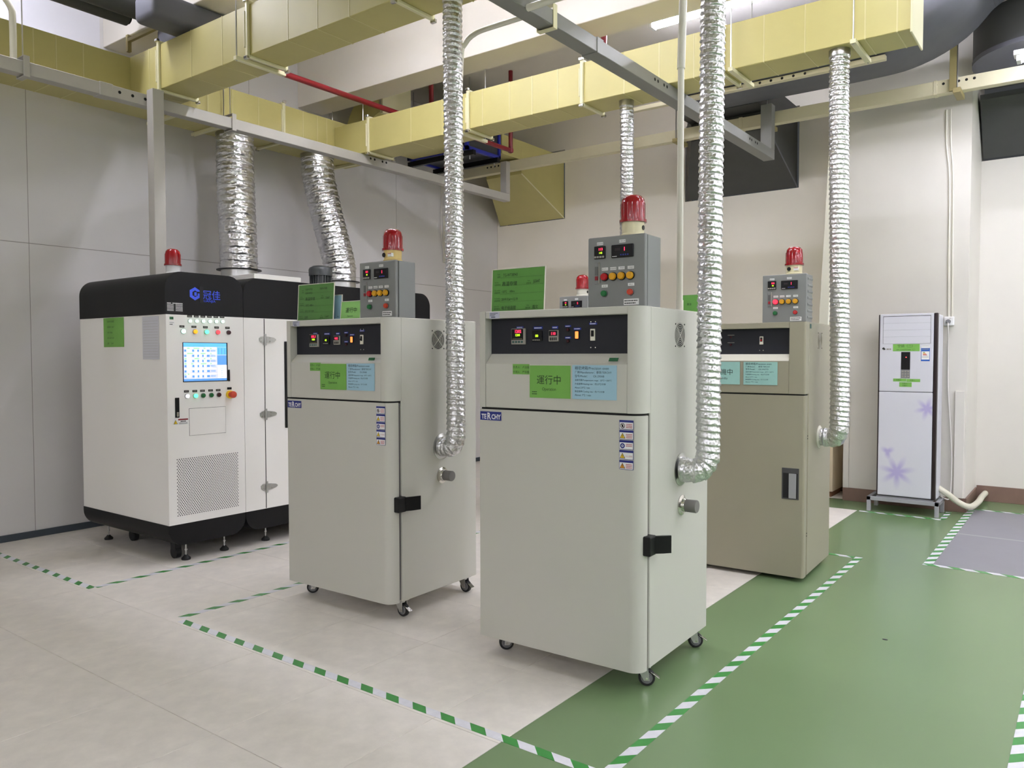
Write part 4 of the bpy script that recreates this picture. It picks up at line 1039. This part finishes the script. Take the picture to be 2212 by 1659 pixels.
# perforated grille: every hole a small dark disc, one joined part
mb = MB(C_)
for j in range(35):
    for i in range(30 - (j % 2)):
        u = .068+.0171*i+(.00855 if j % 2 else 0); v = .345+.01205*j
        mb.add([(u+.0043*math.cos(PI/3*k), v+.0043*math.sin(PI/3*k), .0006) for k in range(6)], [(0, 1, 2, 3, 4, 5)])
o = mb.done('perforation', M_GAP, tc, False); o['kind'] = 'stuff'
# second module: door, hinges, window
MB(C_).box(.822, 2.60, .285, 1.797, 0, .004, .002, 1).done('chamber_door', M_CHAMB, tc, False)
MB(C_).box(.8165, .8225, .285, 1.797, 0, .0008).done('door_gap', M_GAP, tc, False)
for v in (1.631, 1.038, .456):
    h = MB(C_).prism([(.770, v+.012), (.772, v-.012), (.79, v-.026), (.81, v-.026), (.815, v+.026), (.79, v+.026)][::-1], 0, .008).done('door_hinge', M_STEEL, tc, False)
    MB(C_).prism([(.828, v-.026), (.86, v-.024), (.905, v-.014), (.922, v-.004), (.922, v+.006), (.905, v+.016), (.86, v+.024), (.828, v+.026)], .004, .012).done('hinge_leaf', M_STEEL, h, False)
    MB(C_).cyl((.821, v-.045, .012), (.821, v+.045, .012), .009, 12).done('hinge_barrel', M_STEEL, h)
    for u, q in ((.785, .014), (.785, -.014), (.865, .012), (.865, -.012)): MB(C_).disc(u, v+q, .004, .008, .0135, 8).done('hinge_screw', M_CHROME, h)
MB(C_).box(1.005, 2.45, .915, 1.62, .003, .012, .004, 1).done('window_frame', M_BLACK, tc, False)
MB(C_).box(1.03, 2.42, .94, 1.59, .011, .013).done('window_pane', M_GLASS, tc, False)
# things fixed on the roof
MB().box(-.42, -.002, .735, 1.187, 2.111, 2.150, .002, 1).done('wiring_tray', M_CHAMB, tc, False)
for x, y, zt_ in ((-1.22, 1.43, 2.318), (-1.12, 2.58, 2.285)):
    c = MB().cyl((x, y, 2.1), (x, y, zt_-.001), .165, 36).done('vent_collar', M_STEEL, tc)
    MB().lathe([(.165, -.008), (.205, -.008), (.205, 0), (.165, 0), (.165, -.008)], (x, y, zt_), 36, False).done('collar_flange', M_BLACK, c)
mx, my = -.42, 1.74
k = MB().cyl((mx, my, 2.11), (mx, my, 2.24), .085, 24).done('fan_motor', M_MOTOR, tc)
mb = MB()
for q in range(22):
    t_ = 2*PI*q/22; c_, s_ = math.cos(t_), math.sin(t_)
    mb.add([(mx+c_*r-s_*h, my+s_*r+c_*h, z) for z in (2.12, 2.24) for r, h in ((.08, -.004), (.1, -.003), (.1, .003), (.08, .004))],
           [(0, 1, 2, 3), (7, 6, 5, 4), (0, 4, 5, 1), (1, 5, 6, 2), (2, 6, 7, 3), (3, 7, 4, 0)])
mb.done('cooling_fins', M_MOTOR, k, False)
MB().lathe([(.106, 2.235), (.108, 2.29), (.1, 2.308), (.07, 2.325), (0, 2.33)], (mx, my, 0), 28).done('fan_cowl', M_MOTOR, k)
MB().box(mx-.14, mx+.14, my-.14, my+.14, 2.111, 2.135, .01, 1).done('motor_plate', M_BLACK, k, False)
beacon(tc, UP(-.26, .21, 2.112), 0, 0, M_WHITE)
# papers on the side facing the aisle
E_ = FRONT(0, 0)
p = paper('green_note', E_, -.898, -.588, 1.572, 1.796, M_GREEN, tc, .0025)
for k, s_ in enumerate(('5G6P-HT520 高温', '高温存储   3.5647', '150℃  300hrs', '2019.12.16～12.29', '品管        2.5647')):
    text('lettering', s_, .017, at(E_, -.84, 1.762-.042*k), M_INKG, p, w=.003, sx=.8)
p = paper('inspection_sheet', E_, -.318, -.092, 1.478, 1.790, mat('film_sleeve', (204, 205, 212), .25), tc, .0025)
dash_lines('ruled_line', E_, [(-.305, -.105, 1.495+.02*k, .002) for k in range(14)], M_GREY6, p, .003)

# ------------------------------------------------------------------ floor standing air conditioner
ac = thing('air_conditioner', 'tall white floor standing air conditioner with violet flower print', 'air conditioner', (-1.668, 8.115, 0))
W = .508; Z0, Z1 = .155, 1.893
MB().box(.008, W-.03, .012, .30, Z0, Z1-.004, .01, 2).done('ac_body', M_ACT, ac, False)
def acmat():
    m = bpy.data.materials.new('flower_print_panel'); m.use_nodes = True
    nt = m.node_tree; b = nt.nodes['Principled BSDF']; b.inputs['Roughness'].default_value = .28
    tc_ = nt.nodes.new('ShaderNodeTexCoord')
    col = None
    def nn(op, *a):
        n = nt.nodes.new('ShaderNodeMath'); n.operation = op
        for i, v in enumerate(a):
            if isinstance(v, (int, float)): n.inputs[i].default_value = v
            else: nt.links.new(v, n.inputs[i])
        return n.outputs[0]
    sp = nt.nodes.new('ShaderNodeSeparateXYZ'); nt.links.new(tc_.outputs['Object'], sp.inputs[0])
    tot = None
    for (cx_, cz_, R_, k_) in ((.178, .395, .19, 7), (.425, 1.005, .13, 6), (.095, .585, .08, 3)):
        dx = nn('SUBTRACT', sp.outputs[0], cx_); dz = nn('SUBTRACT', sp.outputs[2], cz_)
        r = nn('SQRT', nn('ADD', nn('MULTIPLY', dx, dx), nn('MULTIPLY', dz, dz)))
        th = nn('ARCTAN2', dz, dx)
        pet = nn('ADD', nn('MULTIPLY', nn('SINE', nn('MULTIPLY', th, k_)), .24), .76)
        f = nn('SUBTRACT', 1., nn('DIVIDE', r, nn('MULTIPLY', pet, R_)))
        f = nn('MAXIMUM', f, 0.)
        tot = f if tot is None else nn('ADD', tot, f)
    tot = nn('MINIMUM', nn('MULTIPLY', nn('POWER', tot, 1.5), .85), .5)
    mx = nt.nodes.new('ShaderNodeMix'); mx.data_type = 'RGBA'
    mx.inputs[6].default_value = rgb((206, 206, 214)); mx.inputs[7].default_value = rgb((128, 100, 196))
    nt.links.new(tot, mx.inputs[0]); nt.links.new(mx.outputs[2], b.inputs['Base Color'])
    return m
AF = FRONT(0, 0)
MB().box(.010, W-.038, 0, .02, Z0+.01, 1.154, .006, 2).done('lower_panel', acmat(), ac, False)
up = MB().box(.010, W-.038, 0, .02, 1.158, Z1, .008, 2).done('upper_panel', M_ACW, ac, False)
MB().box(W-.036, W-.004, .0, .06, Z0, Z1, .008, 2).done('side_trim', M_ACT, ac, False)
MB().box(W-.034, W-.002, .062, .30, Z0, Z1-.01, .012, 2).done('side_panel', M_ACW, ac, False)
MB().box(0, .012, .004, .05, Z0, Z1-.004, .004, 1).done('side_trim', M_ACT, ac, False)
o = MB(AF).box(.040, .446, 1.612, 1.872, -.002, .001).done('outlet_shadow', M_GAP, ac, False)
for k in range(4): MB(AF).box(.0425, .4435, 1.612+.0640*k, 1.612+.0640*k+.0632, .0, .004, .001, 1).done('outlet_flap', M_ACW, ac, False)
d = MB(AF).box(.201, .277, 1.366, 1.533, 0, .003).done('display_window', M_BLACK, ac, False)
MB(AF).disc(.243, 1.483, .004, .002, .004, 10).done('power_light', mat('standby_red', (255, 60, 60), .4, emit=6), d)
k_ = MB(AF).box(.201, .277, 1.288, 1.365, 0, .003).done('keypad', M_HUB, ac, False)
for i in range(3):
    for j in range(3): MB(AF).box(.207+.024*i, .223+.024*i, 1.296+.023*j, 1.310+.023*j, .0025, .005, .001, 1).done('key', M_GREY6, k_, False)
def gp(u0, u1, v0, v1, lines=()):
    p = paper('green_label', AF, u0, u1, v0, v1, M_GREEN, ac)
    for s_, z_, u, v, sx in lines: text('lettering', s_, z_, at(AF, u, v), M_INKG, p, 'CENTER', w=.0016, sx=sx)
gp(.128, .356, 1.540, 1.607, (('空調（二）', .030, .242, 1.578, 1), ('AIR CONDITIONER（二）', .017, .242, 1.548, .85)))
gp(.134, .247, 1.254, 1.282, (('负责人：', .014, .19, 1.263, 1),)); gp(.249, .364, 1.252, 1.280, (('代理人：', .014, .305, 1.262, 1),))
gp(.188, .294, 1.205, 1.248, (('负责人：', .014, .241, 1.231, 1), ('代理人：', .014, .241, 1.212, 1)))
p = paper('energy_label', AF, .368, .441, 1.447, 1.568, M_NAVY if False else mat('label_blue', (40, 92, 176), .4), ac)
paper('label_field', AF, .372, .437, 1.462, 1.538, M_WHITE, p, .0016)
for i, (c_, l_) in enumerate((((60, 130, 70), .016), ((226, 190, 60), .022), ((210, 110, 50), .028), ((190, 50, 50), .034))):
    paper('energy_bar', AF, .384, .384+l_, 1.526-.008*i, 1.532-.008*i, mat('energy_%d' % i, c_, .5), p, .002)
dash_lines('lettering', AF, [(.376, .433, 1.555, .006), (.376, .43, 1.49, .003), (.376, .43, 1.48, .003)], M_GREY6, p, .0022)
p = paper('maker_sticker', AF, .372, .440, 1.572, 1.594, M_WHITE, ac); dash_lines('lettering', AF, [(.376, .436, 1.585, .004)], M_GREY6, p, .0016)
# small dark bird like maker mark
p = MB(AF).prism([(.036, 1.572), (.050, 1.578), (.058, 1.566), (.066, 1.560), (.058, 1.556), (.050, 1.550), (.044, 1.558), (.034, 1.560)][::-1], .0005, .0014).done('maker_mark', M_INK, ac, False)
dash_lines('maker_lettering', AF, [(.072, .112, 1.553, .014)], M_GREY6, ac, .001)
stt = thing('steel_stand', 'grey painted steel stand under the air conditioner', 'stand', (-1.75, 8.10, 0))
mb = MB()
for y in (0, .32): mb.box(0, .62, y, y+.035, .105, .14, .002, 1)
for x in (0, .585): mb.box(x, x+.035, 0, .355, .105, .14, .002, 1)
mb.box(.08, .56, .035, .32, .132, .153)
mb.done('stand_frame', M_STAND, stt, False)
for x in (0, .585):
    for y in (0, .32): MB().box(x, x+.035, y, y+.035, 0, .105, .002, 1).done('leg', M_STAND, stt, False)
# drain hose, cables, socket
pipe('drain_hose', 'taped white drain hose from the air conditioner into the wall', 'hose', [(-1.172, 8.36, .24), (-1.10, 8.34, .20), (-1.0, 8.40, .11), (-.92, 8.48, .07), (-.885, 8.75, .075), (-.882, 9.05, .085), (-.878, 9.318, .085)], .028, mat('taped_hose', (206, 202, 184), .6, bump=.4, bscale=60))
hl_ = MB(FRONT(-.878, 9.325, .085)).ring(0, 0, .03, .055, 0, .006, 20).done('wall_sleeve', M_BASEB); tag(hl_, 'round wall sleeve around the drain hose', 'sleeve')
so = thing('wall_socket', 'white wall socket with a grey plug right of the air conditioner', 'socket', (-1.172, 8.54, 1.785))
MB().box(0, .086, -.038, -.001, 0, .086, .006, 2).done('socket_box', M_WHITE, so, False)
MB(FRONT(.041, -.038, .040)).lathe([(.02, 0), (.02, .022), (.014, .03), (0, .031)], (0, 0, 0), 20).done('plug', M_HUB, so)
dash_lines('lettering', FRONT(0, -.038, 0), [(.046, .062, .068, .005)], M_GREY6, so, .001)
so2 = MB().box(0, .036, -.03, -.001, 0, .075, .006, 2).done('wall_switch', M_WHITE); so2.location = (-1.222, 8.54, 1.79)
tag(so2, 'small white wall box half hidden by the air conditioner', 'switch')
pipe('power_cable', 'pale cable hanging from the plug of the wall socket', 'cable', [(-1.131, 8.475, 1.81), (-1.13, 8.47, 1.76), (-1.132, 8.52, 1.6), (-1.128, 8.52, 1.2), (-1.10, 8.515, .8), (-1.085, 8.51, .5), (-1.09, 8.505, .17), (-1.11, 8.47, .12), (-1.16, 8.40, .16)], .006, M_CABLE, .05, 8)
pipe('wall_cable', 'pale cable clipped to the pillar above the wall socket', 'cable', [(-1.185, 8.53, 3.84), (-1.178, 8.53, 3.5), (-1.150, 8.53, 3.2), (-1.142, 8.53, 2.4), (-1.135, 8.53, 1.872)], .008, M_PVC, .08, 8)
pipe('wall_cable', 'second pale cable beside the clipped one on the pillar', 'cable', [(-1.150, 8.532, 3.84), (-1.142, 8.532, 3.5), (-1.120, 8.532, 3.2), (-1.112, 8.532, 2.4), (-1.105, 8.532, 1.872)], .006, M_PVC, .08, 8)
# beige cabinet glimpsed behind the olive oven
cb = thing('cabinet', 'low beige cabinet with brown top edge behind the olive oven', 'cabinet', (-3.0, 8.62, 0))
MB().box(0, .80, 0, .42, .06, .79, .003, 1).done('cabinet_body', M_BEIGE, cb, False)
MB().box(-.01, .82, -.015, .43, .79, .815, .003, 1).done('worktop', M_WOOD, cb, False)
MB().box(.02, .78, .03, .40, 0, .06).done('plinth', M_WOOD, cb, False)
mc = MB().lathe([(.07, 0), (.075, .03), (.06, .09), (.03, .13), (0, .135)], (0, 0, 0), 20).done('rubber_boot', M_BLACK); mc.location = (-2.26, 8.36, 0)
tag(mc, 'dark rubber lump on the floor at the foot of the beige cabinet', 'boot')
# trunking drop with thin wire low on the left wall corner
ld = thing('trunking_drop', 'pale switch box drop near the corner of the left wall', 'trunking', (-7.04, 7.9, 2.75))
MB().box(.001, .05, 0, .09, 0, .62, .003, 1).done('drop_cover', M_PVC, ld, False)
MB().tube(smooth_path([(.02, -.03, 1.05), (.02, -.05, .6), (.03, -.05, .3), (.02, .0, .12)]), .006, 8).done('loose_wire', M_CABLE, ld)

# ------------------------------------------------------------------ floor tapes and grey sheet
TH = .0012
def tape(label, x0, x1, y0, y1, sgn, off, group=None, period=.1615, duty=.48, white=(228, 227, 234), z=0.):
    m = tape_mat('tape_%.2f_%.2f' % (x0, y0), sgn, off-(x0+sgn*y0), period, duty, white=white)
    t = MB().box(0, x1-x0, 0, y1-y0, .0001, TH).done('floor_tape', m, None, False)
    t.location = (x0, y0, z); return tag(t, label, 'floor tape')
tape('green and white tape strip in front of the two foremost ovens', -4.130, -1.353, 2.376, 2.423, 1, .401)
tape('green and white tape strip running along the right side of the ovens', -1.402, -1.352, 2.424, 6.17, -1, -3.950)
tape('green and white tape strip from the left edge to the chamber corner', -7.02, -5.18, 2.376, 2.423, 1, .39, duty=.42)
tape('green and white tape strip along the front of the test chamber', -5.205, -5.158, 2.424, 5.9, -1, -8.26, duty=.44)
tape('green and white tape strip along the left side of the middle oven', -4.206, -4.159, 2.424, 5.2, -1, -7.02, duty=.44)
tape('short green and white tape strip closing the corner behind the olive oven', -1.95, -1.403, 6.123, 6.17, 1, 4.54)
tape('green and white tape strip in front of the air conditioner stand', -1.80, -1.10, 8.005, 8.052, 1, 6.3)
tape('short green and white tape strip right of the air conditioner stand', -1.115, -1.068, 8.053, 8.46, -1, -9.2)
tape('green and white tape strip on the left edge of the grey sheet', -.965, -.905, 6.272, 8.745, -1, -7.2)
tape('green and white tape strip on the near edge of the grey sheet', -.965, 1.1, 6.222, 6.271, 1, 5.29)
tape('green and white tape strip on the far edge of the grey sheet', -.905, 1.1, 8.746, 8.795, 1, 7.85)
tape('wide tape strip cut by the lower right edge of the photo', -.226, -.166, 2.2, 4.9, -1, -3.5)
gs = thing('floor_sheet', 'grey floor sheet with a pale weld line at right', 'floor sheet', (-.905, 6.271, 0))
MB().box(.001, 2.0, .001, 1.20, .0001, .0011).box(.001, 2.0, 1.235, 2.474, .0001, .0011).done('sheet', M_MAT, gs, False)
MB().box(.001, 2.0, 1.20, 1.235, .0001, .0012).done('weld_line', M_MATL, gs, False)
sp_ = MB().lathe([(.012, 0), (.010, .003), (0, .004)], (0, 0, 0), 8).done('floor_chip', M_INK); sp_.location = (-.86, 4.45, .0); sp_.scale = (1.2, .6, 1)
tag(sp_, 'tiny dark chip lying on the open green floor', 'chip')
